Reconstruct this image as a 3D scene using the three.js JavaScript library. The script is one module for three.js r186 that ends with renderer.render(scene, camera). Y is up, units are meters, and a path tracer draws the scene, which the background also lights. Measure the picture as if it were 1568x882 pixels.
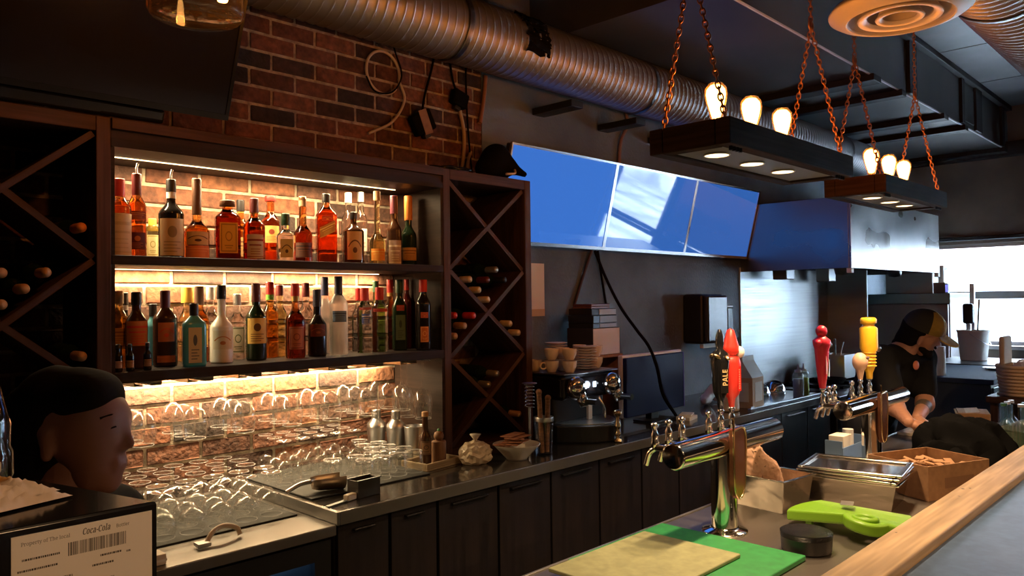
import * as THREE from 'three';
import { RoundedBoxGeometry } from 'three/addons/geometries/RoundedBoxGeometry.js';
import { mergeGeometries, mergeVertices } from 'three/addons/utils/BufferGeometryUtils.js';
import { MarchingCubes } from 'three/addons/objects/MarchingCubes.js';
import { RectAreaLightUniformsLib } from 'three/addons/lights/RectAreaLightUniformsLib.js';

// ---------------------------------------------------------------- camera, sky, exposure
const scene = new THREE.Scene();
const renderer = new THREE.WebGLRenderer({ antialias: true });
renderer.toneMapping = THREE.LinearToneMapping;
renderer.toneMappingExposure = 1.16;
renderer.shadowMap.enabled = true;
RectAreaLightUniformsLib.init();
const camera = new THREE.PerspectiveCamera(2 * Math.atan(441 / 1177.65) * 180 / Math.PI, 1568 / 882, 0.05, 200);
{
  const yaw = 45.758 * Math.PI / 180, pitch = 0.942 * Math.PI / 180, roll = -0.682 * Math.PI / 180;
  camera.position.set(0, 1.64, 2.95);
  camera.rotation.order = 'YXZ';
  camera.rotation.set(pitch, -yaw, roll);
}
scene.background = new THREE.Color().setRGB(0.72, 0.92, 1.14);   // overcast sky
scene.backgroundIntensity = 46;

// ---------------------------------------------------------------- helpers
let seed = 7;
const rnd = () => { seed = (seed * 1664525 + 1013904223) >>> 0; return seed / 4294967296; };
const rr = (a, b) => a + (b - a) * rnd();
const taken = new Map();
function numbered(name) {
  const n = taken.get(name) || 0; taken.set(name, n + 1);
  return n ? name + '_' + String(n).padStart(3, '0') : name;
}
const V = (x, y, z) => new THREE.Vector3(x, y, z);
function hash2(x, y, s) { let h = (x * 374761393 + y * 668265263 + s * 982451653) | 0; h = Math.imul(h ^ (h >>> 13), 1274126177); return ((h ^ (h >>> 16)) >>> 0) / 4294967296; }
function vnoise(u, v, px, py, s) {           // tileable value noise
  const x = u * px, y = v * py, xi = Math.floor(x), yi = Math.floor(y), fx = x - xi, fy = y - yi;
  const sx = fx * fx * (3 - 2 * fx), sy = fy * fy * (3 - 2 * fy), m = (a, n) => ((a % n) + n) % n;
  const a = hash2(m(xi, px), m(yi, py), s), b = hash2(m(xi + 1, px), m(yi, py), s), c = hash2(m(xi, px), m(yi + 1, py), s), d = hash2(m(xi + 1, px), m(yi + 1, py), s);
  return (a + (b - a) * sx) * (1 - sy) + (c + (d - c) * sx) * sy;
}
function fbm(u, v, px, py, s, oct = 4) { let t = 0, a = 0.5, n = 0; for (let i = 0; i < oct; i++) { t += a * vnoise(u, v, px << i, py << i, s + i); n += a; a *= 0.5; } return t / n; }
function tex(w, h, fn, srgb = true, rep = 1) {
  const data = new Uint8Array(w * h * 4);
  for (let y = 0; y < h; y++) for (let x = 0; x < w; x++) {
    const c = fn(x / w, y / h), i = (y * w + x) * 4;
    const a = Array.isArray(c) ? c : [c, c, c];
    for (let k = 0; k < 3; k++) data[i + k] = Math.max(0, Math.min(255, a[k] * 255));
    data[i + 3] = 255;
  }
  const t = new THREE.DataTexture(data, w, h);
  t.wrapS = t.wrapT = THREE.RepeatWrapping; t.magFilter = THREE.LinearFilter; t.minFilter = THREE.LinearMipmapLinearFilter; t.generateMipmaps = true;
  if (srgb) t.colorSpace = THREE.SRGBColorSpace;
  t.repeat.set(rep, rep); t.needsUpdate = true; return t;
}
function canvasTex(w, h, draw) {
  const c = document.createElement('canvas'); c.width = w; c.height = h;
  draw(c.getContext('2d'), w, h);
  const t = new THREE.CanvasTexture(c); t.colorSpace = THREE.SRGBColorSpace; return t;
}
const col = (r, g, b) => new THREE.Color().setRGB(r, g, b);
function mat(c, rough = 0.7, metal = 0, extra = {}) {
  return new THREE.MeshPhysicalMaterial({ color: Array.isArray(c) ? col(...c) : new THREE.Color(c), roughness: rough, metalness: metal, ...extra });
}
const glassThin = (c = [1, 1, 1], rough = 0.03) => mat(c, rough, 0, { transmission: 1, thickness: 0, ior: 1.5 });
const liquor = (c, dist = 0.05, rough = 0.05) => mat([1, 1, 1], rough, 0, { transmission: 1, thickness: 0.05, ior: 1.4, attenuationColor: col(...c), attenuationDistance: dist });

function boxUV(g) {                                  // uv in metres by the face's main direction
  g = g.index ? g.toNonIndexed() : g;
  const p = g.attributes.position, n = g.attributes.normal, uv = new Float32Array(p.count * 2);
  for (let i = 0; i < p.count; i++) {
    const ax = Math.abs(n.getX(i)), ay = Math.abs(n.getY(i)), az = Math.abs(n.getZ(i));
    if (ax >= ay && ax >= az) { uv[2 * i] = p.getZ(i); uv[2 * i + 1] = p.getY(i); }
    else if (ay >= az) { uv[2 * i] = p.getX(i); uv[2 * i + 1] = p.getZ(i); }
    else { uv[2 * i] = p.getX(i); uv[2 * i + 1] = p.getY(i); }
  }
  g.setAttribute('uv', new THREE.BufferAttribute(uv, 2)); return g;
}
function bx(x0, x1, y0, y1, z0, z1, r = 0) {         // box by its extents, optionally rounded
  const w = x1 - x0, h = y1 - y0, d = z1 - z0;
  const g = r > 0 ? new RoundedBoxGeometry(w, h, d, 2, Math.min(r, w / 2.01, h / 2.01, d / 2.01)) : new THREE.BoxGeometry(w, h, d);
  g.translate((x0 + x1) / 2, (y0 + y1) / 2, (z0 + z1) / 2); return boxUV(g);
}
const clean = (g) => { g = g.index ? g.toNonIndexed() : g; for (const k of Object.keys(g.attributes)) if (!['position', 'normal', 'uv'].includes(k)) g.deleteAttribute(k); return g; };
const merge = (list) => mergeGeometries(list.map(clean));
function lathe(pts, seg = 24) { return new THREE.LatheGeometry(pts.map((p) => new THREE.Vector2(p[0], p[1])), seg); }
function cyl(r0, r1, h, x, y, z, seg = 24, axis = 'y') {  // base centre at x,y,z for axis y; along +axis
  const g = new THREE.CylinderGeometry(r1, r0, h, seg); g.translate(0, h / 2, 0);
  if (axis === 'x') g.rotateZ(-Math.PI / 2); if (axis === 'z') g.rotateX(Math.PI / 2);
  g.translate(x, y, z); return g;
}
function tube(pts, r, seg = 40, rad = 8) { return new THREE.TubeGeometry(new THREE.CatmullRomCurve3(pts.map((p) => V(...p))), seg, r, rad, false); }
function bar(a, b, w, h) {                            // square bar between two points
  const A = V(...a), B = V(...b), g = new THREE.BoxGeometry(w, h, A.distanceTo(B));
  const o = new THREE.Object3D(); o.position.copy(A).add(B).multiplyScalar(0.5); o.lookAt(B); o.updateMatrix(); g.applyMatrix4(o.matrix); return boxUV(g);
}
function obj(name, geo, m, parent = scene) {
  const o = new THREE.Mesh(Array.isArray(geo) ? merge(geo) : geo, m);
  o.name = parent === scene ? numbered(name) : name; o.castShadow = o.receiveShadow = true; parent.add(o); return o;
}
function thing(name, label, category, pos = [0, 0, 0], turn = 0, group) {
  const o = new THREE.Group(); o.name = numbered(name); scene.add(o); o.position.set(...pos); o.rotation.y = turn;
  o.userData = { label, category }; if (group) o.userData.group = group; return o;
}
function tag(o, label, category, group) { o.userData.label = label; o.userData.category = category; if (group) o.userData.group = group; return o; }
function struct(name, geo, m) { const o = obj(name, geo, m); o.userData.kind = 'structure'; return o; }
function dup(root, pos, turn, label, group) {
  const r = root.clone(); r.name = numbered(root.name); r.userData = { ...root.userData }; scene.add(r); r.position.set(...pos); r.rotation.y = turn;
  if (label) r.userData.label = label; if (group) r.userData.group = group; return r;
}
function jitter(g, amt, s) {                          // uneven surface, same point moves the same way
  const p = g.attributes.position;
  for (let i = 0; i < p.count; i++) {
    const x = p.getX(i), y = p.getY(i), z = p.getZ(i), k = (v) => Math.round(v * 2000);
    const h = (t) => hash2(k(x) * 31 + k(z) * 17, k(y) * 57 + t * 101, s) - 0.5;
    p.setXYZ(i, x + h(1) * amt, y + h(2) * amt, z + h(3) * amt);
  }
  g.computeVertexNormals(); return g;
}
function sdfBody(bones, cell, k = 0.025) {            // tapered capsules joined smoothly; bones [ax,ay,az,ar,bx,by,bz,br]
  const lo = [1e9, 1e9, 1e9], hi = [-1e9, -1e9, -1e9];
  for (const b of bones) for (let e = 0; e < 2; e++) for (let i = 0; i < 3; i++) { lo[i] = Math.min(lo[i], b[e * 4 + i] - b[e * 4 + 3]); hi[i] = Math.max(hi[i], b[e * 4 + i] + b[e * 4 + 3]); }
  const C = lo.map((v, i) => (v + hi[i]) / 2), R = Math.max(...lo.map((v, i) => hi[i] - v)) / 2 + cell * 3, n = Math.ceil(2 * R / cell);
  const mc = new MarchingCubes(n, new THREE.MeshBasicMaterial(), false, false, 400000); mc.isolation = 0;
  const half = n / 2, f = mc.field;
  const pre = bones.map((b) => { const d = [b[4] - b[0], b[5] - b[1], b[6] - b[2]]; return { b, d, L: d[0] * d[0] + d[1] * d[1] + d[2] * d[2] || 1e-9 }; });
  for (let z = 0; z < n; z++) for (let y = 0; y < n; y++) for (let x = 0; x < n; x++) {
    const X = C[0] + (x - half) / half * R, Y = C[1] + (y - half) / half * R, Z = C[2] + (z - half) / half * R;
    let d = 9;
    for (const { b, d: e, L } of pre) {
      const px = X - b[0], py = Y - b[1], pz = Z - b[2], t = Math.max(0, Math.min(1, (px * e[0] + py * e[1] + pz * e[2]) / L));
      const q = Math.hypot(px - t * e[0], py - t * e[1], pz - t * e[2]) - (b[3] + (b[7] - b[3]) * t);
      const hh = Math.max(0, Math.min(1, 0.5 + 0.5 * (d - q) / k)); d = d > 8 ? q : d * (1 - hh) + q * hh - k * hh * (1 - hh);
    }
    f[x + y * n + z * n * n] = -d;
  }
  mc.update();
  const pos = new Float32Array(mc.count * 3);
  for (let i = 0; i < mc.count; i++) for (let a = 0; a < 3; a++) pos[i * 3 + a] = C[a] + mc.positionArray[i * 3 + a] * R;
  let g = new THREE.BufferGeometry(); g.setAttribute('position', new THREE.BufferAttribute(pos, 3));
  g = mergeVertices(g, 1e-5); g.computeVertexNormals();
  g.setAttribute('uv', new THREE.BufferAttribute(new Float32Array(g.attributes.position.count * 2), 2)); return g;
}
// ---------------------------------------------------------------- materials
const grain = tex(512, 512, (u, v) => { const w = fbm(u, v, 3, 40, 3, 4), f = vnoise(u, v, 8, 220, 9); return 0.55 + 0.35 * w + 0.18 * (f - 0.5); });
const grainV = tex(512, 512, (u, v) => { const w = fbm(v, u, 3, 40, 5, 4), f = vnoise(v, u, 8, 220, 11); return 0.55 + 0.35 * w + 0.18 * (f - 0.5); });
const mottle = tex(512, 512, (u, v) => 0.55 + 0.55 * (fbm(u, v, 4, 4, 21, 5) - 0.1), true, 0.5);
const speck = tex(512, 512, (u, v) => 0.5 + 0.5 * fbm(u, v, 24, 24, 31, 4), true, 2);
const bumpy = tex(256, 256, (u, v) => fbm(u, v, 12, 12, 41, 5), false, 6);
const brushed = tex(512, 512, (u, v) => 0.28 + 0.3 * fbm(u, v, 2, 90, 51, 3), false, 1);
const smear = tex(256, 256, (u, v) => 0.16 + 0.34 * fbm(u, v, 4, 6, 53, 4), false, 0.7);
const warp = tex(256, 256, (u, v) => fbm(u, v, 3, 3, 57, 3), false, 0.8);
const oakTex = tex(512, 512, (u, v) => { const w = fbm(u, v, 4, 30, 63, 4), f = vnoise(u, v, 6, 160, 69), k = vnoise(u, v, 40, 60, 71) > 0.965 ? 0.45 : 1; const a = (0.62 + 0.3 * w + 0.14 * (f - 0.5)) * k; return [a, a * 0.93, a * 0.82]; });

const fineTex = tex(256, 256, (u, v) => 0.82 + 0.18 * fbm(u, v, 16, 16, 91, 3), true, 3);
const M = {
  rack: mat([0.12, 0.056, 0.038], 0.62, 0, { map: grainV, specularIntensity: 0.5 }),
  rackH: mat([0.12, 0.056, 0.038], 0.62, 0, { map: grain, specularIntensity: 0.5 }),
  shelfWood: mat([0.04, 0.021, 0.014], 0.55, 0, { map: grain, specularIntensity: 0.4 }),
  plaster: mat([0.19, 0.24, 0.3], 0.75, 0, { map: mottle, bumpMap: bumpy, bumpScale: 0.002 }),
  blackPaint: mat([0.022, 0.021, 0.022], 0.7),
  ceiling: mat([0.05, 0.046, 0.046], 0.65, 0, { map: mottle }),
  ceilPanel: mat([0.2, 0.2, 0.22], 0.45, 0, { map: mottle }),
  soffit: mat([0.075, 0.07, 0.07], 0.4, 0, { map: mottle }),
  soffitLip: mat([0.6, 0.6, 0.62], 0.4),
  plank: mat([0.018, 0.013, 0.012], 0.6, 0, { map: grain }),
  mortar: mat([0.62, 0.5, 0.36], 0.95, 0, { map: speck, bumpMap: bumpy, bumpScale: 0.003 }),
  floor: mat([0.05, 0.045, 0.042], 0.5, 0, { map: mottle }),
  sideWall: mat([0.27, 0.21, 0.165], 0.8, 0, { map: mottle }),
  steel: mat([0.62, 0.62, 0.62], 0.3, 1, { roughnessMap: null }),
  steelBrushed: mat([0.34, 0.36, 0.37], 1, 1, { roughnessMap: brushed, bumpMap: warp, bumpScale: 0.012 }),
  steelFlat: mat([0.6, 0.61, 0.62], 0.34, 1, { bumpMap: warp, bumpScale: 0.01 }),
  hoodSteel: mat([0.27, 0.26, 0.255], 1, 1, { roughnessMap: smear, bumpMap: warp, bumpScale: 0.005 }),
  chrome: mat([0.8, 0.78, 0.74], 0.1, 1),
  brass: mat([0.72, 0.52, 0.28], 0.2, 1),
  darkSteel: mat([0.2, 0.2, 0.21], 0.35, 1),
  galv: mat([0.33, 0.33, 0.345], 0.47, 0.85),
  counter: mat([0.27, 0.255, 0.235], 0.3, 0.75, { bumpMap: warp, bumpScale: 0.004 }),
  counterTop: mat([0.05, 0.046, 0.042], 0.14, 0, { map: speck, clearcoat: 0.4 }),
  cabinet: mat([0.022, 0.014, 0.012], 0.5, 0, { map: grainV }),
  black: mat([0.012, 0.012, 0.013], 0.4),
  blackGloss: mat([0.008, 0.008, 0.009], 0.12),
  blackMatte: mat([0.007, 0.0065, 0.0065], 0.95, 0, { specularIntensity: 0.05 }),
  rubber: mat([0.02, 0.019, 0.018], 0.75),
  white: mat([0.72, 0.7, 0.66], 0.5),
  cream: mat([0.62, 0.5, 0.36], 0.5),
  ceramic: mat([0.75, 0.66, 0.55], 0.2, 0, { clearcoat: 0.5 }),
  oak: mat([0.72, 0.61, 0.47], 0.6, 0, { map: oakTex }),
  barTop: mat([0.085, 0.15, 0.28], 0.42, 0, { map: fineTex }),
  barFront: mat([0.05, 0.035, 0.028], 0.6, 0, { map: grainV }),
  kraft: mat([0.34, 0.18, 0.085], 0.85, 0, { map: fineTex }),
  paper: mat([0.72, 0.66, 0.56], 0.9),
  glass: glassThin(),
  stemGlass: glassThin([0.985, 0.985, 0.98], 0.05), glassEdge: glassThin([1, 1, 1], 0.34),
  red: mat([0.6, 0.03, 0.02], 0.4), redDark: mat([0.16, 0.015, 0.015], 0.35),
  yellow: mat([0.75, 0.42, 0.02], 0.4),
  woodLight: mat([0.42, 0.2, 0.085], 0.6, 0, { map: grainV }),
  woodLamp: mat([0.085, 0.048, 0.03], 0.8, 0, { map: grain, specularIntensity: 0.2 }),
};

// ---------------------------------------------------------------- the room
const X0 = -3, X1 = 9, ZF = 6.6, CEIL = 3.53;
struct('floor', bx(X0 - 0.2, X1 + 0.2, -0.15, 0, -0.2, ZF + 0.2), M.floor);
const ceil = struct('ceiling', bx(X0 - 0.2, X1 + 0.2, CEIL + 0.012, CEIL + 0.2, -0.2, ZF + 0.2), M.ceiling);
for (let i = 0; i < 6; i++) for (let j = 0; j < 4; j++)
  obj('panel', bx(1.8 + i * 1.2 + 0.008, 3.0 + i * 1.2 - 0.008, CEIL - 0.004, CEIL + 0.013, 1.16 + j * 1.2 + 0.008, 2.36 + j * 1.2 - 0.008, 0.003), M.ceilPanel, ceil);
struct('wall_left', bx(X0 - 0.2, X0, 0, CEIL, -0.2, ZF + 0.2), M.plaster);
struct('wall_front', bx(X0, X1, 0, CEIL, ZF, ZF + 0.2), M.sideWall);
struct('wall_back', bx(2.815, X1 + 0.2, 0, CEIL, -0.2, 0), M.plaster);
// brick part of the back wall: mortar bed with bricks standing proud of it
const brickWall = struct('wall_brick', bx(X0, 2.815, 0, CEIL, -0.2, -0.0065), M.mortar);
{
  const tones = [[0.28, 0.1, 0.045], [0.2, 0.075, 0.038], [0.14, 0.055, 0.03], [0.085, 0.04, 0.026], [0.05, 0.028, 0.02], [0.24, 0.095, 0.05], [0.17, 0.08, 0.05], [0.32, 0.13, 0.06]];
  const mats = tones.map((t, i) => mat(t, 0.9, 0, { map: speck, bumpMap: bumpy, bumpScale: 0.004 }));
  const geos = [], BL = 0.1955, BH = 0.0615;
  for (let v = 0; v < 5; v++) { const g = new RoundedBoxGeometry(BL, BH, 0.03, 2, 0.004); jitter(g, 0.0035, 70 + v); const b = boxUV(g); const uv = b.attributes.uv; for (let i = 0; i < uv.count; i++) uv.setXY(i, uv.getX(i) + v * 0.37, uv.getY(i) + v * 0.21); geos.push(b); }
  const halves = new Map(), rest = [];
  const pick = () => Math.floor(rnd() * mats.length);
  for (let k = -5; k <= 29; k++) {
    const y = 1.265 + k * 0.0748 + 0.0374, odd = ((k % 2) + 2) % 2, ph = odd ? 1.0865 : 1.185;
    for (let n = -22; n < 9; n++) {
      const a = ph + n * 0.2085 + 0.0065, b = a + BL; if (b < -0.4 || a > 2.815) continue;
      const inBay = y < 2.2 && b > 0.8 && a < 2.3, above = y > 2.2 && y < 3.16 && b > 1.05;
      const zz = -0.015 + rr(-0.003, 0.002);
      if (b > 2.815) {                                  // cut brick at the wall's end
        const w = 2.814 - a; if (w < 0.03) continue;
        const g = boxUV(jitter(new RoundedBoxGeometry(w, BH, 0.03, 2, 0.004), 0.0035, 80 + odd));
        if (above) { const o = obj('brick', g, mats[pick()], brickWall); o.position.set(a + w / 2, y, zz); }
        continue;
      }
      if (inBay || above) { const o = obj('brick', geos[Math.floor(rnd() * 5)], mats[pick()], brickWall); o.position.set(a + BL / 2, y, zz); }
      else { const g = new THREE.BoxGeometry(BL, BH, 0.03); g.translate(a + BL / 2, y, -0.015); rest.push(boxUV(g)); }
    }
  }
  const o = obj('brick_remainder', rest, mats[1], brickWall); o.userData.kind = 'stuff';
}
// end wall with window and glazed door, all openings real
{
  const w = [];
  const WZ0 = 0.45, WZ1 = 2.65, WY0 = 1.13, WY1 = 2.17, DZ0 = 3.05, DZ1 = 4.15, DY1 = 2.2, E0 = X1, E1 = X1 + 0.18;
  w.push(bx(E0, E1, 0, CEIL, -0.2, WZ0), bx(E0, E1, 0, WY0, WZ0, WZ1), bx(E0, E1, WY1, CEIL, WZ0, WZ1), bx(E0, E1, 0, CEIL, WZ1, DZ0), bx(E0, E1, DY1, CEIL, DZ0, DZ1), bx(E0, E1, 0, CEIL, DZ1, ZF + 0.2));
  struct('wall_right', w, M.sideWall);
  const fr = mat([0.32, 0.3, 0.29], 0.5);
  const win = new THREE.Group(); win.name = 'window_1'; win.userData.kind = 'structure'; scene.add(win);
  obj('window_frame', [bx(E0 + 0.04, E0 + 0.1, WY1 - 0.04, WY1, WZ0, WZ1), bx(E0 + 0.04, E0 + 0.1, WY0, WY0 + 0.04, WZ0, WZ1), bx(E0 + 0.04, E0 + 0.1, WY0, WY1, WZ0, WZ0 + 0.04), bx(E0 + 0.04, E0 + 0.1, WY0, WY1, WZ1 - 0.04, WZ1)], fr, win);
  obj('mullion', bx(E0 - 0.01, E0 + 0.1, 1.60, 1.68, WZ0, WZ1, 0.005), fr, win);
  obj('mullion', bx(E0 + 0.03, E0 + 0.1, 1.68, WY1, 1.72, 1.77, 0.005), fr, win);
  obj('pane', bx(E0 + 0.065, E0 + 0.071, 1.68, WY1 - 0.04, WZ0 + 0.04, 1.72), M.glass, win);
  obj('pane', bx(E0 + 0.065, E0 + 0.071, 1.68, WY1 - 0.04, 1.77, WZ1 - 0.04), M.glass, win);
  obj('pane', bx(E0 + 0.065, E0 + 0.071, WY0 + 0.04, 1.60, WZ0 + 0.04, WZ1 - 0.04), M.glass, win);
  obj('window_sill', bx(E0 - 0.06, E0 + 0.05, WY0 - 0.04, WY0, WZ0 - 0.03, WZ1 + 0.03, 0.006), mat([0.6, 0.6, 0.6], 0.5), win);
  const dr = new THREE.Group(); dr.name = 'door_1'; dr.userData.kind = 'structure'; scene.add(dr);
  const dm = mat([0.05, 0.05, 0.055], 0.4, 0.6);
  obj('door_frame', [bx(E0 + 0.05, E0 + 0.1, 0, DY1, DZ0, DZ0 + 0.09), bx(E0 + 0.05, E0 + 0.1, 0, DY1, DZ1 - 0.09, DZ1), bx(E0 + 0.05, E0 + 0.1, DY1 - 0.1, DY1, DZ0, DZ1), bx(E0 + 0.05, E0 + 0.1, 0, 0.25, DZ0, DZ1), bx(E0 + 0.05, E0 + 0.1, 1.0, 1.12, DZ0, DZ1)], dm, dr);
  obj('pane', bx(E0 + 0.07, E0 + 0.076, 1.12, DY1 - 0.1, DZ0 + 0.09, DZ1 - 0.09), M.glass, dr);
  obj('pane', bx(E0 + 0.07, E0 + 0.076, 0.25, 1.0, DZ0 + 0.09, DZ1 - 0.09), M.glass, dr);
  obj('push_bar', cyl(0.014, 0.014, 0.8, E0 + 0.02, 1.06, DZ0 + 0.15, 12, 'z'), M.steel, dr);
  struct('trim_1', bx(E0 - 0.05, E0, 2.205, 2.245, 0.3, 4.3, 0.006), M.blackPaint);
  struct('trim_2', bx(E0 - 0.12, E0, 3.02, 3.16, 0.0, ZF, 0.006), M.blackPaint);
}
// street outside the window
struct('ground_street', bx(X1 + 0.2, 40, -0.3, -0.15, -20, 30), mat([0.5, 0.5, 0.5], 0.9, 0, { map: mottle }));
{
  const b = thing('shop_building', 'pale shop building across the street seen through the window', 'building', [21, -0.15, 0]);
  obj('facade', bx(0, 4, 0, 4.6, -14, 16), mat([0.75, 0.74, 0.72], 0.9, 0, { map: mottle }), b);
  obj('sign_board', bx(-0.12, 0, 2.5, 3.3, -4.2, 0.2, 0.02), mat([0.6, 0.25, 0.22], 0.6), b);
  for (let i = 0; i < 7; i++) { const w = obj('window', bx(-0.02, 0.02, 0.6, 2.1, -9 + i * 3, -7 + i * 3), mat([0.25, 0.33, 0.4], 0.1), b); obj('frame', [bx(-0.06, 0, 2.1, 2.2, -9.1 + i * 3, -6.9 + i * 3), bx(-0.06, 0, 0.5, 0.6, -9.1 + i * 3, -6.9 + i * 3)], M.white, w); }
}
// soffit over the back bar and the ceiling strip
{
  const s = struct('ceiling_soffit', bx(3.2, X1, 3.09, CEIL, 0, 1.15), M.soffit);
  obj('edge_strip', bx(3.2, X1, 3.084, 3.094, 1.146, 1.156), M.soffitLip, s);
  for (const [x, w] of [[5.2, 0.14], [5.75, 0.09], [6.75, 0.12], [7.35, 0.1], [8.75, 0.2]]) obj('plank', bx(x, x + w, 3.045, 3.089, 0.05, 1.18, 0.004), M.plank, s);
  for (const [x, w] of [[5.95, 0.16], [7.3, 0.08], [7.75, 0.2], [8.7, 0.1]]) obj('batten', bx(x, x + w, 3.1, CEIL - 0.01, 1.15, 1.175, 0.003), M.plank, s);
  for (const [x, w] of [[7.42, 0.3], [8.82, 0.16]]) obj('fascia_panel', bx(x, x + w, 3.14, 3.44, 1.15, 1.162, 0.003), M.soffit, s);
  obj('top_strip', bx(3.2, X1, CEIL - 0.05, CEIL - 0.004, 1.15, 1.2, 0.004), M.plank, s);
}
// ---------------------------------------------------------------- wine racks and bottle shelf
const CY = 0.95, RZ = 0.35;
function wineRack(xa, xb, label, pr) {                 // outer extents
  const t = thing('wine_rack', label, 'wine rack', [xa, CY, 0]);
  const W = xb - xa, TOP = 2.235 - CY, pw = 0.043;
  obj('post', bx(0, pr, 0, TOP, 0.005, RZ, 0.003), M.rack, t); obj('post', bx(W - pw, W, 0, TOP, 0.005, RZ, 0.003), M.rack, t);
  obj('top_board', bx(pr + 0.0005, W - pw - 0.0005, TOP - 0.047, TOP, 0.005, RZ, 0.003), M.rackH, t);
  obj('bottom_board', bx(pr + 0.0005, W - pw - 0.0005, 0, 0.03, 0.005, RZ, 0.003), M.rackH, t);
  const x0 = pr, x1 = W - pw, H = 0.4;
  for (let i = 0; i < 3; i++) {
    const y1 = TOP - 0.055 - i * H, y0 = y1 - H + 0.01;
    for (const s of [0, 1]) {                           // the two crossing boards of one X, halved at the crossing
      const a = s ? [x1 - 0.006, y1] : [x0 + 0.006, y1], b = s ? [x0 + 0.006, y0] : [x1 - 0.006, y0];
      const dx = b[0] - a[0], dy = b[1] - a[1], L = Math.hypot(dx, dy), g = new THREE.BoxGeometry(L, 0.02, 0.3);
      const uvd = boxUV(g); uvd.rotateZ(Math.atan2(dy, dx)); uvd.translate((a[0] + b[0]) / 2, (a[1] + b[1]) / 2, 0.185 + (s ? 0.004 : 0));
      obj('diagonal_slat', uvd, M.rackH, t);
    }
  }
  return t;
}
wineRack(0.272, 0.857, 'dark wooden wine rack with crossed slats below the big dark television', 0.043);
wineRack(2.238, 2.81, 'dark wooden wine rack with crossed slats beside the three blue screens', 0.04);
const shelf = thing('bottle_shelf', 'dark wooden back bar shelf lit by warm strips, holding liquor bottles', 'shelf', [0.857, CY, 0]);
{
  const W = 2.238 - 0.857;
  obj('top_board', bx(0.001, W - 0.001, 2.145 - CY, 2.17 - CY, 0.003, RZ), M.shelfWood, shelf);
  obj('header', bx(0.001, W - 0.001, 2.17 - CY, 2.2 - CY, 0.30, RZ - 0.006, 0.002), M.shelfWood, shelf);
  obj('cornice', bx(0.001, W - 0.001, 2.2 - CY, 2.235 - CY, 0.02, RZ + 0.008, 0.003), M.rackH, shelf);
  obj('shelf_board', bx(0.001, W - 0.001, 1.77 - CY, 1.8 - CY, 0.003, RZ, 0.003), M.shelfWood, shelf);
  obj('shelf_board', bx(0.001, W - 0.001, 1.39 - CY, 1.425 - CY, 0.003, RZ, 0.003), M.shelfWood, shelf);
  obj('side_panel', bx(W - 0.014, W - 0.001, 0, 2.144 - CY, 0.003, RZ - 0.004), M.shelfWood, shelf);
  obj('side_panel', bx(0.001, 0.012, 0, 2.144 - CY, 0.003, RZ - 0.004), M.shelfWood, shelf);
  const ledM = mat([1, 0.75, 0.4], 0.5, 0, { emissive: col(1, 0.7, 0.36), emissiveIntensity: 5 });
  for (const [y, z, I] of [[2.145, 0.17, 420], [1.77, 0.04, 320], [1.39, 0.034, 560]]) {
    obj('light_strip', bx(0.02, W - 0.13, y - CY - 0.003, y - CY - 0.0005, z - 0.003, z + 0.003), ledM, shelf);
    const L = new THREE.RectAreaLight(col(1, 0.73, 0.4), I, W - 0.15, 0.012);
    L.position.set(0.857 + (W - 0.11) / 2, y - 0.008, z); L.lookAt(L.position.x, y - 1, z - 0.1); scene.add(L);
  }
}
// ---------------------------------------------------------------- liquor bottles
const G = {
  amber: liquor([0.88, 0.4, 0.06], 0.04), darkAmber: liquor([0.55, 0.16, 0.025], 0.035), redAmber: liquor([0.9, 0.2, 0.03], 0.045), gold: liquor([0.95, 0.72, 0.2], 0.07),
  clear: liquor([0.93, 0.95, 0.92], 0.2), frost: liquor([0.93, 0.94, 0.93], 0.2, 0.35), teal: mat([0.16, 0.5, 0.58], 0.12, 0, { transmission: 0.45, thickness: 0 }), green: liquor([0.06, 0.22, 0.05], 0.03), limeGreen: liquor([0.3, 0.55, 0.1], 0.05),
  black: mat([0.012, 0.01, 0.009], 0.12), brown: mat([0.05, 0.02, 0.01], 0.12), white: mat([0.78, 0.74, 0.66], 0.3), darkGreen: mat([0.012, 0.025, 0.012], 0.1), darkRed: mat([0.07, 0.008, 0.008], 0.12),
};
const K = { black: mat([0.015, 0.013, 0.013], 0.4), maroon: mat([0.12, 0.02, 0.02], 0.4), red: mat([0.55, 0.03, 0.025], 0.4), white: mat([0.75, 0.72, 0.68], 0.4), brown: mat([0.14, 0.06, 0.03], 0.5), navy: mat([0.025, 0.03, 0.07], 0.4), yellow: mat([0.75, 0.5, 0.08], 0.4), cork: mat([0.45, 0.26, 0.13], 0.7), orange: mat([0.75, 0.25, 0.05], 0.4), green: mat([0.02, 0.07, 0.03], 0.4), gold: mat([0.6, 0.42, 0.15], 0.35, 0.6), purple: mat([0.16, 0.04, 0.06], 0.4), silver: mat([0.6, 0.6, 0.6], 0.3, 0.8) };
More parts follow.
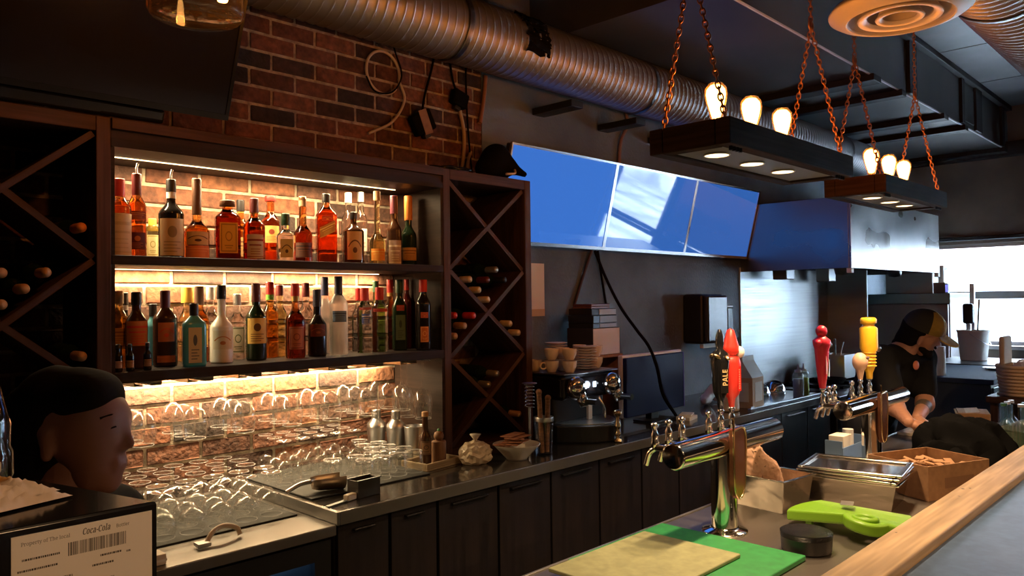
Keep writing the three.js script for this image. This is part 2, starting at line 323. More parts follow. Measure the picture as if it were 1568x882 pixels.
const marks = (bg, fg, kind) => canvasTex(96, 128, (g, w, h) => {
  g.fillStyle = bg; g.fillRect(0, 0, w, h); g.fillStyle = fg; g.strokeStyle = fg;
  if (kind === 0) { g.beginPath(); g.ellipse(w / 2, h * 0.36, 16, 20, 0, 0, 7); g.fill(); for (let i = 0; i < 4; i++) g.fillRect(18, h * 0.62 + i * 11, w - 36 - (i % 2) * 14, 3); }
  if (kind === 1) { g.fillRect(0, h * 0.2, w, 10); g.fillRect(14, h * 0.42, w - 28, 7); for (let i = 0; i < 3; i++) g.fillRect(22, h * 0.6 + i * 13, w - 44, 3); g.fillRect(0, h - 12, w, 4); }
  if (kind === 2) { g.lineWidth = 5; g.strokeRect(8, 8, w - 16, h - 16); g.beginPath(); g.arc(w / 2, h * 0.45, 18, 0, 7); g.stroke(); g.fillRect(24, h * 0.74, w - 48, 4); g.fillRect(30, h * 0.82, w - 60, 3); }
  if (kind === 3) { g.beginPath(); g.moveTo(8, h * 0.55); g.quadraticCurveTo(w / 2, h * 0.1, w - 8, h * 0.55); g.lineWidth = 6; g.stroke(); g.beginPath(); g.arc(w / 2, h * 0.66, 13, 0, 7); g.fill(); }
});
const LB = {};
const lab = (bg, fg, kind) => LB[bg + fg + kind] || (LB[bg + fg + kind] = mat([1, 1, 1], 0.7, 0, { map: marks(bg, fg, kind) }));
const pn = (a, p) => 1 / Math.pow(Math.pow(Math.abs(Math.cos(a)), p) + Math.pow(Math.abs(Math.sin(a)), p), 1 / p);
function bottleGeo(H, r, sh, nr, sq, flat) {           // body + neck as one turned (or squared) surface
  const hs = H * sh, pts = [[0, 0.004], [r * 0.8, 0.002], [r * 0.93, 0.001], [r, 0.008], [r, hs]];
  const hn = Math.min(hs + H * 0.17, H * 0.86);
  for (let i = 1; i <= 6; i++) { const t = i / 6, s = t * t * (3 - 2 * t); pts.push([r + (nr - r) * s, hs + (hn - hs) * t]); }
  pts.push([nr * 0.97, H * 0.93], [nr * 1.06, H * 0.94], [nr * 1.06, H * 0.985], [0, H * 0.986]);
  const g = lathe(pts, 28), p = g.attributes.position;
  if (sq || flat) {
    for (let i = 0; i < p.count; i++) {
      const x = p.getX(i), z = p.getZ(i), rho = Math.hypot(x, z), a = Math.atan2(z, x), k = Math.max(0, Math.min(1, (rho - nr) / (r - nr)));
      const f = sq ? 1 + (pn(a, 7) * 0.92 - 1) * k : 1; p.setX(i, x * f); p.setZ(i, z * f * (flat ? 1 + (flat - 1) * k : 1));
    }
    g.computeVertexNormals();
  }
  return g;
}
function patch(r, y0, y1, half, sq, flat, slant = 0) { // label wrapped on the front (+z)
  const n = 10, pos = [], uv = [], idx = [];
  for (let i = 0; i <= n; i++) {
    const a = Math.PI / 2 + half - 2 * half * i / n, f = (sq ? pn(a, 7) * 0.92 : 1) * (r + 0.0007), s = slant * (i / n - 0.5);
    for (const [y, v] of [[y0, 0], [y1, 1]]) { pos.push(Math.cos(a) * f, y + s, Math.sin(a) * f * (flat || 1)); uv.push(i / n, v); }
  }
  for (let i = 0; i < n; i++) { const b = i * 2; idx.push(b, b + 2, b + 1, b + 1, b + 2, b + 3); }
  const g = new THREE.BufferGeometry(); g.setAttribute('position', new THREE.Float32BufferAttribute(pos, 3)); g.setAttribute('uv', new THREE.Float32BufferAttribute(uv, 2)); g.setIndex(idx); g.computeVertexNormals(); return g;
}
function bottle(y, x, z, H, r, o, label, group) {
  const t = thing('liquor_bottle', label, 'bottle', [x, y, z], -Math.atan2(x, 2.95 - z) * 0.75, group);
  const nr = o.nr || Math.min(0.0145, r * 0.45), sh = o.sh || 0.56;
  obj('glass_body', bottleGeo(H, r, sh, nr, o.sq, o.flat), o.g, t);
  const cr = o.cr || nr * 1.15, ch = o.ch || 0.045;
  const cp = obj('cap', lathe([[0, H], [cr * 0.9, H], [cr, H - 0.003], [cr, H - ch], [nr * 0.98, H - ch]], 18), o.c, t);
  if (o.spout) obj('pour_spout', tube([[0, H, 0], [0, H + 0.02, 0.002], [0.004, H + 0.035, 0.004]], 0.004, 8, 6), M.steel, cp);
  if (o.neck) obj('neck_foil', lathe([[nr * 1.09, H * 0.76], [nr * 1.09, H * 0.9]], 18), o.neck, t);
  for (const [a, b, m, half, sl] of o.l || []) obj('label', patch(r, H * a, H * b, half || 0.95, o.sq, o.flat, sl || 0), m, t);
  return t;
}
const S1 = 1.8, S2 = 1.425, g1 = 'bottles on the upper shelf', g2 = 'bottles on the lower shelf';
bottle(S1, 0.925, 0.223, 0.263, 0.036, { g: G.redAmber, c: K.red, sh: 0.62, ch: 0.06, l: [[0.02, 0.55, lab('#cdb48c', '#b9a078', 1), 1.3]] }, 'red capped bottle with a tall cream label, first on the upper shelf', g1);
bottle(S1, 0.989, 0.197, 0.290, 0.030, { g: G.redAmber, c: K.maroon, sh: 0.6, ch: 0.075, spout: 1, neck: K.gold, l: [[0.1, 0.3, lab('#5a1d10', '#c07030', 0)], [0.45, 0.55, lab('#7a2a12', '#d08a40', 1)]] }, 'tall slim orange red bottle with pour spout on the upper shelf', g1);
bottle(S1, 1.077, 0.100, 0.150, 0.022, { g: G.gold, c: K.yellow, sh: 0.75, nr: 0.012, l: [[0.1, 0.6, lab('#d8c890', '#a08840', 2)]] }, 'short pale yellow bottle behind the others on the upper shelf', g1);
bottle(S1, 1.104, 0.200, 0.282, 0.042, { g: G.black, c: K.black, sh: 0.56, spout: 1, neck: K.white, l: [[0.04, 0.5, lab('#c2a87c', '#8a744c', 0), 1.1]] }, 'black bottle with cream label and white neck band on the upper shelf', g1);
bottle(S1, 1.195, 0.200, 0.294, 0.043, { g: G.amber, c: K.brown, sh: 0.34, ch: 0.13, l: [[0.02, 0.17, lab('#e07a2c', '#f0a050', 1), 1.1], [0.18, 0.34, lab('#cfa768', '#4a2410', 3), 1.0]] }, 'cone shouldered bottle with gold label and orange base on the upper shelf', g1);
bottle(S1, 1.310, 0.200, 0.225, 0.048, { g: G.darkAmber, c: K.brown, sh: 0.7, sq: 1, cr: 0.028, ch: 0.022, nr: 0.018, l: [[0.12, 0.62, lab('#e8b040', '#b07818', 2), 0.62]] }, 'square amber decanter bottle with flat stopper and glowing gold label', g1);
bottle(S1, 1.421, 0.080, 0.249, 0.030, { g: G.amber, c: K.black, l: [[0.1, 0.4, lab('#b08850', '#6a3a18', 1)]] }, 'dark capped amber bottle standing behind the square decanter', g1);
bottle(S1, 1.406, 0.220, 0.239, 0.040, { g: G.darkAmber, c: K.maroon, sh: 0.55, ch: 0.055, neck: K.gold, l: [[0.04, 0.42, lab('#c8b8a0', '#803020', 1), 0.8]] }, 'round amber bottle with dark red neck and striped white label', g1);
bottle(S1, 1.538, 0.100, 0.273, 0.036, { g: G.redAmber, c: K.red, cr: 0.022, ch: 0.022, sh: 0.6, l: [[0.3, 0.55, lab('#d0a050', '#803010', 0)]] }, 'amber bottle with bright red mushroom stopper on the upper shelf', g1);
bottle(S1, 1.514, 0.260, 0.186, 0.037, { g: G.clear, c: K.green, sh: 0.52, nr: 0.014, sq: 1, neck: mat([0.2, 0.5, 0.08], 0.3), l: [[0.08, 0.46, lab('#d8c080', '#5a4020', 3), 0.6]] }, 'squat clear bottle with green neck and arched gold label', g1);
bottle(S1, 1.624, 0.200, 0.268, 0.037, { g: G.darkAmber, c: K.cork, sh: 0.42, cr: 0.015, ch: 0.04, l: [[0.08, 0.3, lab('#6a4030', '#302018', 1)]] }, 'brown round bottle with long neck and pale cork stopper', g1);
bottle(S1, 1.732, 0.200, 0.288, 0.044, { g: G.redAmber, c: K.black, sh: 0.68, sq: 1, ch: 0.035, l: [[0.4, 0.56, lab('#b07028', '#e8c060', 1), 0.66, 0.03], [0.6, 0.68, lab('#c83a10', '#f0a030', 3), 0.5]] }, 'square red bottle with slanted gold label on the upper shelf', g1);
bottle(S1, 1.851, 0.220, 0.220, 0.044, { g: G.brown, c: K.black, sh: 0.62, ch: 0.03, nr: 0.013, l: [[0.08, 0.62, lab('#d8b478', '#6a4828', 3), 0.75]] }, 'squat dark brown bottle with cream arched label on the upper shelf', g1);
bottle(S1, 1.920, 0.080, 0.324, 0.030, { g: G.clear, c: K.white, sh: 0.6 }, 'clear white capped bottle behind the squat brown bottle', g1);
bottle(S1, 1.985, 0.080, 0.333, 0.030, { g: G.clear, c: K.silver, sh: 0.6, l: [[0.2, 0.5, lab('#e0d8c8', '#906050', 0)]] }, 'clear silver capped bottle behind the tall golden bottle', g1);
bottle(S1, 1.987, 0.200, 0.323, 0.035, { g: G.gold, c: K.cork, sh: 0.3, nr: 0.013, ch: 0.04, l: [[0.06, 0.22, lab('#e89030', '#f0c060', 1)]] }, 'tall tapered golden yellow bottle on the upper shelf', g1);
bottle(S1, 2.078, 0.200, 0.311, 0.034, { g: G.brown, c: K.purple, sh: 0.5, ch: 0.08, l: [[0.02, 0.36, lab('#b09890', '#e8e0d8', 1), 0.9]] }, 'dark wine shaped bottle with dull purple foil and silver label', g1);
bottle(S1, 2.159, 0.200, 0.318, 0.036, { g: G.darkGreen, c: K.orange, sh: 0.42, ch: 0.11, cr: 0.018, neck: K.red, l: [[0.08, 0.26, lab('#c89850', '#805020', 1), 1.0]] }, 'sparkling wine bottle with orange foil at the right end of the upper shelf', g1);

bottle(S2, 0.944, 0.152, 0.265, 0.032, { g: G.amber, c: K.cork, sh: 0.62, l: [[0.3, 0.52, lab('#c08a30', '#8a5010', 1), 1.2]] }, 'amber whisky bottle with yellow label, first on the lower shelf', g2);
bottle(S2, 0.983, 0.208, 0.260, 0.035, { g: G.brown, c: K.black, sh: 0.6, l: [[0.3, 0.62, lab('#b06820', '#c03018', 1), 1.1]] }, 'black capped brown bottle with orange and red label on the lower shelf', g2);
bottle(S2, 0.994, 0.060, 0.260, 0.028, { g: G.black, c: K.black, neck: K.silver }, 'black bottle with silver neck band in the back left corner of the lower shelf', g2);
bottle(S2, 1.078, 0.100, 0.219, 0.026, { g: G.teal, c: K.black, sh: 0.62 }, 'slim blue green bottle behind the brown round label bottle', g2);
for (const [x, h, l] of [[0.888, 0.09, 'tiny dark sample bottle nearest the shelf post'], [0.924, 0.09, 'tiny dark sample bottle between two other tiny bottles'], [0.979, 0.092, 'tiny dark sample bottle before the orange label bottle']])
  bottle(S2, x, 0.315, h, 0.013, { g: G.black, c: K.black, ch: 0.014, nr: 0.006, l: [[0.15, 0.4, lab('#a08060', '#403020', 1)]] }, l, 'tiny bottles on the lower shelf');
bottle(S2, 1.081, 0.203, 0.265, 0.040, { g: G.brown, c: K.maroon, sh: 0.62, ch: 0.06, l: [[0.33, 0.58, lab('#c87848', '#d85030', 3), 0.7], [0.06, 0.15, lab('#c87040', '#e0a060', 1), 0.8]] }, 'stout brown bottle with orange round label and maroon cap', g2);
bottle(S2, 1.153, 0.27, 0.218, 0.042, { g: G.teal, c: K.black, sh: 0.66, sq: 1, ch: 0.045, nr: 0.013, l: [[0.06, 0.62, lab('#cfc5a4', '#56606a', 0), 0.5]] }, 'square light blue gin bottle with pale label on the lower shelf', g2);
bottle(S2, 1.223, 0.050, 0.282, 0.030, { g: G.gold, c: K.yellow, cr: 0.022, ch: 0.06 }, 'bottle with wide yellow cap behind the blue gin bottle', g2);
bottle(S2, 1.241, 0.113, 0.283, 0.033, { g: G.amber, c: K.brown, ch: 0.07, l: [[0.2, 0.5, lab('#d0b060', '#806020', 1)]] }, 'amber bottle with long brown cap behind the blue gin bottle', g2);
bottle(S2, 1.302, 0.072, 0.282, 0.030, { g: G.clear, c: K.white, ch: 0.05 }, 'clear bottle with white cap behind the white bottle', g2);
bottle(S2, 1.276, 0.220, 0.284, 0.040, { g: G.white, c: K.black, sh: 0.45, ch: 0.05, l: [[0.18, 0.42, lab('#d8ccb4', '#b06830', 3), 0.9]] }, 'opaque white rum bottle with black cap on the lower shelf', g2);
bottle(S2, 1.395, 0.100, 0.254, 0.030, { g: G.clear, c: K.silver, l: [[0.1, 0.5, lab('#d0d0c0', '#607050', 2)]] }, 'clear bottle with silver cap between white and yellow label bottles', g2);
bottle(S2, 1.422, 0.200, 0.292, 0.038, { g: G.darkGreen, c: K.maroon, sh: 0.56, ch: 0.07, neck: K.gold, l: [[0.22, 0.55, lab('#d8b45c', '#5a3a14', 0), 1.05]] }, 'dark green whiskey bottle with big yellow cream label', g2);
bottle(S2, 1.531, 0.104, 0.301, 0.032, { g: G.amber, c: K.red, neck: mat([0.15, 0.45, 0.05], 0.4), ch: 0.05 }, 'amber bottle with red cap over bright green neck', g2);
bottle(S2, 1.589, 0.076, 0.291, 0.030, { g: G.gold, c: K.maroon }, 'golden bottle behind the round amber bottle on the lower shelf', g2);
bottle(S2, 1.577, 0.220, 0.293, 0.038, { g: G.darkAmber, c: K.red, sh: 0.5, neck: K.gold, ch: 0.05, l: [[0.12, 0.42, lab('#b06a48', '#7a3a28', 2), 0.8]] }, 'round amber bottle with gold neck and dull pink label', g2);
bottle(S2, 1.701, 0.090, 0.300, 0.030, { g: G.clear, c: K.maroon, ch: 0.06 }, 'clear bottle with maroon cap behind the black cream liqueur bottle', g2);
bottle(S2, 1.674, 0.220, 0.270, 0.037, { g: G.black, c: K.navy, sh: 0.46, ch: 0.07, l: [[0.3, 0.48, lab('#5a2c20', '#8a5030', 3), 0.9]] }, 'black cream liqueur bottle with sloping shoulders on the lower shelf', g2);
bottle(S2, 1.798, 0.080, 0.326, 0.032, { g: G.frost, c: K.navy, ch: 0.08 }, 'frosted bottle with navy cap behind the blue label vodka', g2);
bottle(S2, 1.775, 0.220, 0.324, 0.038, { g: G.frost, c: K.navy, sh: 0.64, ch: 0.08, l: [[0.42, 0.56, lab('#6a86a8', '#2a3a58', 1), 0.8]] }, 'tall frosted vodka bottle with navy cap and blue label', g2);
bottle(S2, 1.957, 0.100, 0.279, 0.030, { g: G.clear, c: K.red, ch: 0.055 }, 'clear red capped bottle standing behind two vodka bottles', g2);
bottle(S2, 1.918, 0.200, 0.277, 0.033, { g: G.clear, c: K.red, sh: 0.66, ch: 0.055, cr: 0.018, l: [[0.44, 0.6, lab('#5a70c0', '#e0e0e8', 1), 0.5], [0.66, 0.7, lab('#a03028', '#d0a0a0', 1), 0.9]] }, 'clear vodka bottle with red cap and small blue label', g2);
bottle(S2, 1.996, 0.200, 0.280, 0.036, { g: G.clear, c: K.red, sh: 0.66, ch: 0.055, cr: 0.018, l: [[0.62, 0.67, lab('#a83028', '#c87060', 1), 0.95]] }, 'clear vodka bottle with red cap and thin red band', g2);
bottle(S2, 2.127, 0.100, 0.318, 0.028, { g: G.darkAmber, c: K.red, neck: K.gold, ch: 0.06 }, 'amber bottle with red cap and gold foil behind dark green bottle', g2);
bottle(S2, 2.103, 0.200, 0.315, 0.033, { g: G.darkGreen, c: K.green, sh: 0.6, sq: 1, ch: 0.06, l: [[0.56, 0.64, lab('#a83830', '#d08070', 1), 0.5], [0.15, 0.5, lab('#50684c', '#28382c', 0), 0.6]] }, 'square dark green bottle with green cap on the lower shelf', g2);
bottle(S2, 2.200, 0.130, 0.319, 0.022, { g: G.darkRed, c: K.red, ch: 0.05, sh: 0.66 }, 'slim dark red bottle in the far right corner of the lower shelf', g2);
bottle(S2, 2.166, 0.290, 0.313, 0.034, { g: G.black, c: K.red, sh: 0.64, ch: 0.055, cr: 0.018, l: [[0.12, 0.34, lab('#c06828', '#e8c080', 2), 0.55], [0.46, 0.54, lab('#b04a20', '#d08040', 3), 0.5]] }, 'black bottle with red cap and small orange labels by the shelf end', g2);
bottle(S2, 2.069, 0.070, 0.312, 0.027, { g: G.limeGreen, c: K.green, ch: 0.05 }, 'green bottle with green cap at the back of the lower shelf', g2);

// ---------------------------------------------------------------- wine bottles lying in the racks
{
  const body = lathe([[0, 0], [0.03, 0], [0.036, 0.006], [0.036, 0.17], [0.03, 0.195], [0.0145, 0.225], [0.0135, 0.262]], 20); body.rotateX(Math.PI / 2);
  const caps = lathe([[0.0145, 0.262], [0.0148, 0.235], [0.016, 0.235], [0.0155, 0.298], [0, 0.3]].map(([a, b]) => [a, b]), 16); caps.rotateX(Math.PI / 2);
  const lst = [[2.4085, 1.7405, 'cream'], [2.5225, 1.74, 'maroon'], [2.4655, 1.692, 'cream'], [2.5225, 1.646, 'cream'], [2.5795, 1.789, 'silver'], [2.6365, 1.7405, 'black'], [2.672, 1.528, 'cream'], [2.729, 1.482, 'cream'], [2.3158, 1.5755, 'red'], [2.3725, 1.5275, 'cork'], [2.3158, 1.482, 'cork'], [2.4295, 1.573, 'red'], [2.5795, 1.292, 'silver'], [2.5225, 1.246, 'silver'], [2.729, 1.083, 'cork'],
    [0.776, 1.883, 'orange'], [0.5645, 1.738, 'cork'], [0.6215, 1.692, 'cork'], [0.6785, 1.7415, 'cork'], [0.5645, 1.646, 'cork'], [0.776, 1.483, 'cork']];
  const ww = ['top left of the middle cell', '', 'left above the lowest one', 'lowest in the middle cell', 'highest in the middle cell', '', 'upper of two', 'lower of two', 'topmost by the post', 'below the red ones', 'lowest by the post', 'furthest from the post', 'upper in the bottom cell', 'lower in the bottom cell', 'alone low down', '', 'topmost of its cell', 'on the slope above the lowest', 'furthest up the slope', 'lowest of its cell', 'alone against the post'];
  const cm = { ...K, cream: M.cream };
  lst.forEach(([x, y, c], i) => {
    const c2 = { cream: 'cream', maroon: 'red brown', silver: 'dull silver', black: 'black', red: 'red', cork: 'pale', orange: 'orange' }[c];
    const t = thing('wine_bottle', c2 + ' ended wine bottle in the ' + (i < 15 ? 'rack by the screens' : 'dim rack') + (ww[i] ? ', ' + ww[i] : ''), 'bottle', [x, y, 0.035], 0, i < 15 ? 'wine bottles in the rack beside the screens' : 'wine bottles in the rack below the television');
    obj('glass_body', body, G.darkGreen, t); obj('capsule', caps, cm[c], t);
  });
}
// ---------------------------------------------------------------- counter, cabinets, cooler
const CZ = 0.76;
{
  const t = thing('back_counter', 'long dark stone counter with steel front edge below the racks', 'counter', [1.425, 0, 0]);
  obj('worktop', bx(0, 4.1, 0.915, CY, 0.0, CZ - 0.012, 0.002), M.counterTop, t);
  obj('front_edge', bx(0, 4.1, 0.905, CY, CZ - 0.0115, CZ, 0.003), M.counter, t);
  obj('end_edge', bx(-0.012, -0.0005, 0.905, CY, 0.0, CZ, 0.003), M.counter, t);
  const cb = [[1.43, 1.645], [1.65, 1.865], [1.87, 2.185], [2.19, 2.505], [2.51, 2.845], [2.85, 3.185], [3.19, 3.525], [3.53, 3.865], [3.87, 4.3], [4.305, 4.74], [4.745, 5.13], [5.135, 5.52]];
  const names = ['first narrow', 'second narrow', 'third', 'fourth', 'fifth', 'sixth', 'seventh', 'eighth', 'ninth', 'tenth', 'eleventh', 'last'];
  cb.forEach(([a, b], i) => {
    const c = thing('base_cabinet', names[i] + ' dark wooden cabinet under the counter, counted from the glass cooler', 'cabinet', [a, 0, 0], 0, 'cabinets under the back counter');
    const w = b - a;
    obj('body', bx(0, w, 0.08, 0.904, 0.03, 0.71), M.cabinet, c);
    obj('plinth', bx(0, w, 0, 0.08, 0.05, 0.66), M.black, c);
    const d = obj('door', bx(0.004, w - 0.004, 0.09, 0.9, 0.7105, 0.73, 0.003), M.cabinet, c);
    obj('handle', bx(0.06, w - 0.07, 0.868, 0.876, 0.731, 0.748, 0.002), mat([0.1, 0.09, 0.09], 0.35, 1), d);
  });
}
{
  const t = thing('bottle_cooler', 'low bar cooler with steel top and glass door, left of the counter', 'cooler', [0.3, 0, 0]);
  const W = 1.11;
  obj('steel_top', bx(0, W, 0.875, 0.91, 0.0, CZ, 0.004), M.counter, t);
  obj('cabinet_shell', [bx(0, 0.04, 0.06, 0.874, 0.02, 0.7), bx(W - 0.04, W, 0.06, 0.874, 0.02, 0.7), bx(0.04, W - 0.04, 0.06, 0.1, 0.02, 0.7), bx(0.04, W - 0.04, 0.83, 0.874, 0.02, 0.7), bx(0.04, W - 0.04, 0.1, 0.83, 0.02, 0.05), bx(0, W, 0, 0.06, 0.05, 0.66)], M.black, t);
  const d = obj('door_frame', [bx(0.01, W - 0.01, 0.8, 0.862, 0.705, 0.74), bx(0.01, W - 0.01, 0.08, 0.13, 0.705, 0.74), bx(0.01, 0.07, 0.13, 0.8, 0.705, 0.74), bx(W - 0.07, W - 0.01, 0.13, 0.8, 0.705, 0.74)], M.black, t);
  obj('pane', bx(0.07, W - 0.07, 0.13, 0.8, 0.718, 0.724), M.glass, d);
  obj('handle', cyl(0.008, 0.008, 0.2, 0.45, 0.832, 0.755, 12, 'x'), M.steel, d);
  obj('shelf', bx(0.045, W - 0.045, 0.5, 0.51, 0.06, 0.69), M.darkSteel, t);
  obj('lamp_panel', bx(0.82, W - 0.05, 0.55, 0.8, 0.06, 0.075), mat([0.1, 0.2, 0.4], 0.5, 0, { emissive: col(0.08, 0.25, 0.6), emissiveIntensity: 1.0 }), t);
  const L = new THREE.RectAreaLight(col(0.3, 0.6, 1), 1.5, 0.2, 0.2); L.position.set(1.24, 0.68, 0.08); L.lookAt(1.24, 0.68, 1); scene.add(L);
  for (let i = 0; i < 8; i++) {
    const b = thing('beer_bottle', ['first', 'second', 'third', 'fourth', 'fifth', 'sixth', 'seventh', 'eighth'][i] + ' beer bottle inside the glass door cooler, from its far left', 'bottle', [0.45 + i * 0.105, 0.51, 0.62], 0, 'beer bottles in the cooler');
    obj('glass_body', bottleGeo(0.23, 0.03, 0.55, 0.012), i % 2 ? G.green : G.darkAmber, b); obj('cap', cyl(0.0145, 0.0145, 0.012, 0, 0.222, 0, 16), i % 2 ? K.silver : K.gold, b);
  }
  const mt = obj('bar_mat', bx(0.86, 1.38, 0.91, 0.916, 0.06, 0.565, 0.002), M.rubber); tag(mt, 'black rubber mat under the upturned wine glasses on the cooler', 'mat');
  const bo = thing('bottle_opener_tool', 'pale curved handle tool lying on the steel cooler top', 'tool', [1.08, 0.914, 0.64], -0.05);
  obj('curved_handle', tube([[-0.06, 0.004, 0.02], [-0.03, 0.03, 0], [0.01, 0.038, -0.01], [0.05, 0.022, -0.01], [0.055, 0.004, 0.0]], 0.008, 24, 8), M.cream, bo); obj('blade', bx(-0.09, -0.05, 0, 0.012, 0.0, 0.04, 0.003), M.steel, bo);
  const tp = thing('masking_tape_roll', 'small cream block standing at the cooler top edge beside the black box', 'box', [0.845, 0.9105, 0.7]);
  obj('block', bx(-0.03, 0.03, 0, 0.03, -0.03, 0.03, 0.004), M.cream, tp); obj('band', bx(-0.0305, 0.0305, 0.01, 0.016, -0.0305, 0.0305), M.paper, tp);
}
// ---------------------------------------------------------------- glasses
function stemware(name, label, cat, s, group) {         // built standing on its foot; s scales
  const t = thing(name, label, cat, [0, 0, 0], 0, group);
  obj('foot', lathe([[0, 0.003], [0.033, 0.001], [0.034, 0.002], [0.02, 0.006], [0.006, 0.011]].map(([a, b]) => [a * s, b * s]), 22), M.stemGlass, t);
  obj('stem', lathe([[0.006, 0.011], [0.0038, 0.025], [0.0036, 0.08], [0.006, 0.1]].map(([a, b]) => [a * s, b * s]), 12), M.stemGlass, t);
  obj('bowl', lathe([[0.0, 0.1], [0.012, 0.102], [0.03, 0.114], [0.041, 0.136], [0.0445, 0.162], [0.042, 0.19], [0.037, 0.215], [0.0362, 0.2148], [0.0408, 0.19], [0.0432, 0.162], [0.0398, 0.137], [0.029, 0.116], [0.0, 0.104]].map(([a, b]) => [a * s, b * s]), 24), M.stemGlass, t);
  obj('rim', new THREE.TorusGeometry(0.0366 * s, 0.0011 * s, 5, 26).rotateX(Math.PI / 2).translate(0, 0.2148 * s, 0), M.glassEdge, t);
  obj('foot_edge', new THREE.TorusGeometry(0.0338 * s, 0.0011 * s, 5, 26).rotateX(Math.PI / 2).translate(0, 0.0018 * s, 0), M.glassEdge, t);
  return t;
}
const hangG = 'stem glasses hanging under the lower shelf';
const sg = stemware('wine_glass', 'stem glass hanging upside down in front of the lit bricks', 'glass', 0.96, hangG);
{
  let first = true; const rail = mat([0.28, 0.2, 0.12], 0.35, 0.8);
  const ORD = ['first', 'second', 'third', 'fourth', 'fifth', 'sixth', 'seventh'], ROW = ['front', 'second', 'third', 'fourth', 'rearmost']; let hx = -1, zi = 0;
  for (const x of [0.975, 1.15, 1.33, 1.525, 1.7, 1.875, 2.05]) {
    hx++;
    const r = thing('glass_hanger', ORD[hx] + ' brass glass rail under the lower shelf, from the dim rack', 'rail', [x, 1.39, 0], 0, 'glass hangers under the lower shelf');
    obj('rail', bx(-0.045, -0.012, -0.016, -0.013, 0.075, 0.33), rail, r); obj('rail', bx(0.012, 0.045, -0.016, -0.013, 0.075, 0.33), rail, r);
    obj('bracket', [bx(-0.045, -0.042, -0.014, -0.0008, 0.075, 0.33), bx(0.042, 0.045, -0.014, -0.0008, 0.075, 0.33)], rail, r);
    for (const z of [0.09, 0.185, 0.28]) {
      const p = [x, 1.3805, z];
      const o = first ? sg : dup(sg, p, 0); first = false; o.userData.label = ['rear', 'middle', 'front'][zi++ % 3] + ' stem glass hanging in the ' + ORD[hx] + ' cluster from the dim rack'; o.position.set(...p); o.rotation.x = Math.PI;
    }
  }
  for (const [x, z] of [[2.15, 0.19], [2.16, 0.29]]) {
    const o = dup(sg, [x, 1.3835, z], 0, (z > 0.25 ? 'front' : 'rear') + ' large long stemmed glass hanging beside the shelf end', 'large glasses hanging at the shelf end'); o.rotation.x = Math.PI; o.scale.set(1.0, 1.25, 1.0);
  }
  // upturned glasses on the cooler mat
  const up = 'upturned wine glasses on the cooler mat';
  for (let i = 0; i < 5; i++) for (let j = 0; j < 5; j++) {
    const o = dup(sg, [0.955 + i * 0.0915 + (j % 2) * 0.02, 0.9162 + 0.215 * 0.96 * 0.7, 0.495 - j * 0.092], rr(0, 6), ORD[i] + ' wine glass from the black box, ' + ROW[j] + ' row on the cooler mat', up); o.rotation.x = Math.PI; o.scale.set(1.0, 0.7, 1.0);
  }
  const up2 = 'upturned stem glasses on the counter';
  for (let i = 0; i < 5; i++) for (let j = 0; j < 3; j++) {
    const o = dup(sg, [1.485 + i * 0.078 + j * 0.01, 0.9562 + 0.215 * 0.96 * 0.8, 0.29 - j * 0.09], 0, ORD[i] + ' small stem glass of the ' + ['front', 'middle', 'rear'][j] + ' row beside the rocks glasses', up2); o.rotation.x = Math.PI; o.scale.set(0.82, 0.8, 0.82);
  }
  const mat2 = obj('bar_mat', bx(1.44, 1.975, CY + 0.0005, 0.956, 0.05, 0.56, 0.002), M.rubber); tag(mat2, 'long black rubber mat under the glasses on the counter', 'mat');
  // tumblers
  const tb = thing('tumbler', 'small upturned rocks glass on the counter mat', 'glass', [0, 0, 0], 0, 'upturned rocks glasses on the counter');
  obj('wall', lathe([[0.036, 0], [0.0385, 0.03], [0.037, 0.07], [0.0345, 0.084], [0.033, 0.08], [0.036, 0.05], [0.0365, 0.03], [0.0345, 0.001]], 20), M.stemGlass, tb);
  obj('base', lathe([[0, 0.082], [0.0345, 0.084], [0.034, 0.07], [0, 0.071]], 20), M.stemGlass, tb);
  obj('rim', new THREE.TorusGeometry(0.0353, 0.0012, 5, 24).rotateX(Math.PI / 2).translate(0, 0.0013, 0), M.glassEdge, tb); obj('base_edge', new THREE.TorusGeometry(0.0335, 0.0014, 5, 24).rotateX(Math.PI / 2).translate(0, 0.083, 0), M.glassEdge, tb);
  let ft = true;
  const spots = [];
  for (let i = 0; i < 5; i++) for (let j = 0; j < 4; j++) spots.push([1.635 + i * 0.079 + (j % 2) * 0.018, 0.485 - j * 0.088 - (i < 1 ? 0.1 : 0)]);
  const tn = ['nearest the ice scoop', 'second from the scoop in front', 'third from the scoop in front', 'fourth from the scoop in front', 'nearest the wooden tray in front', 'behind the first front one', 'behind the second front one', 'behind the third front one', 'behind the fourth front one', 'behind the last front one', 'two rows back by the tin', 'three rows back by the tin', 'three rows back by the shaker', 'beside the tin', 'by the stem glasses', 'a', 'b', 'c', 'd', 'e'];
  for (const [x, z] of spots) { if (z < 0.36 && x < 1.86) continue; const o = ft ? tb : dup(tb, [x, 0.956, z], 0); ft = false; o.userData.label = 'upturned rocks glass ' + tn.shift() + ' in the crowd on the counter mat'; o.position.set(x, 0.956, z); }
  for (const [x, z] of [[1.94, 0.12]]) dup(tb, [x, 0.956, z], 0, 'upturned rocks glass standing by the brick wall ' + (x < 1.9 ? 'next to the stem glasses' : x < 1.92 ? 'nearest the crowd' : x < 1.95 ? 'tight against the bricks' : 'beside the tall shaker'));
}
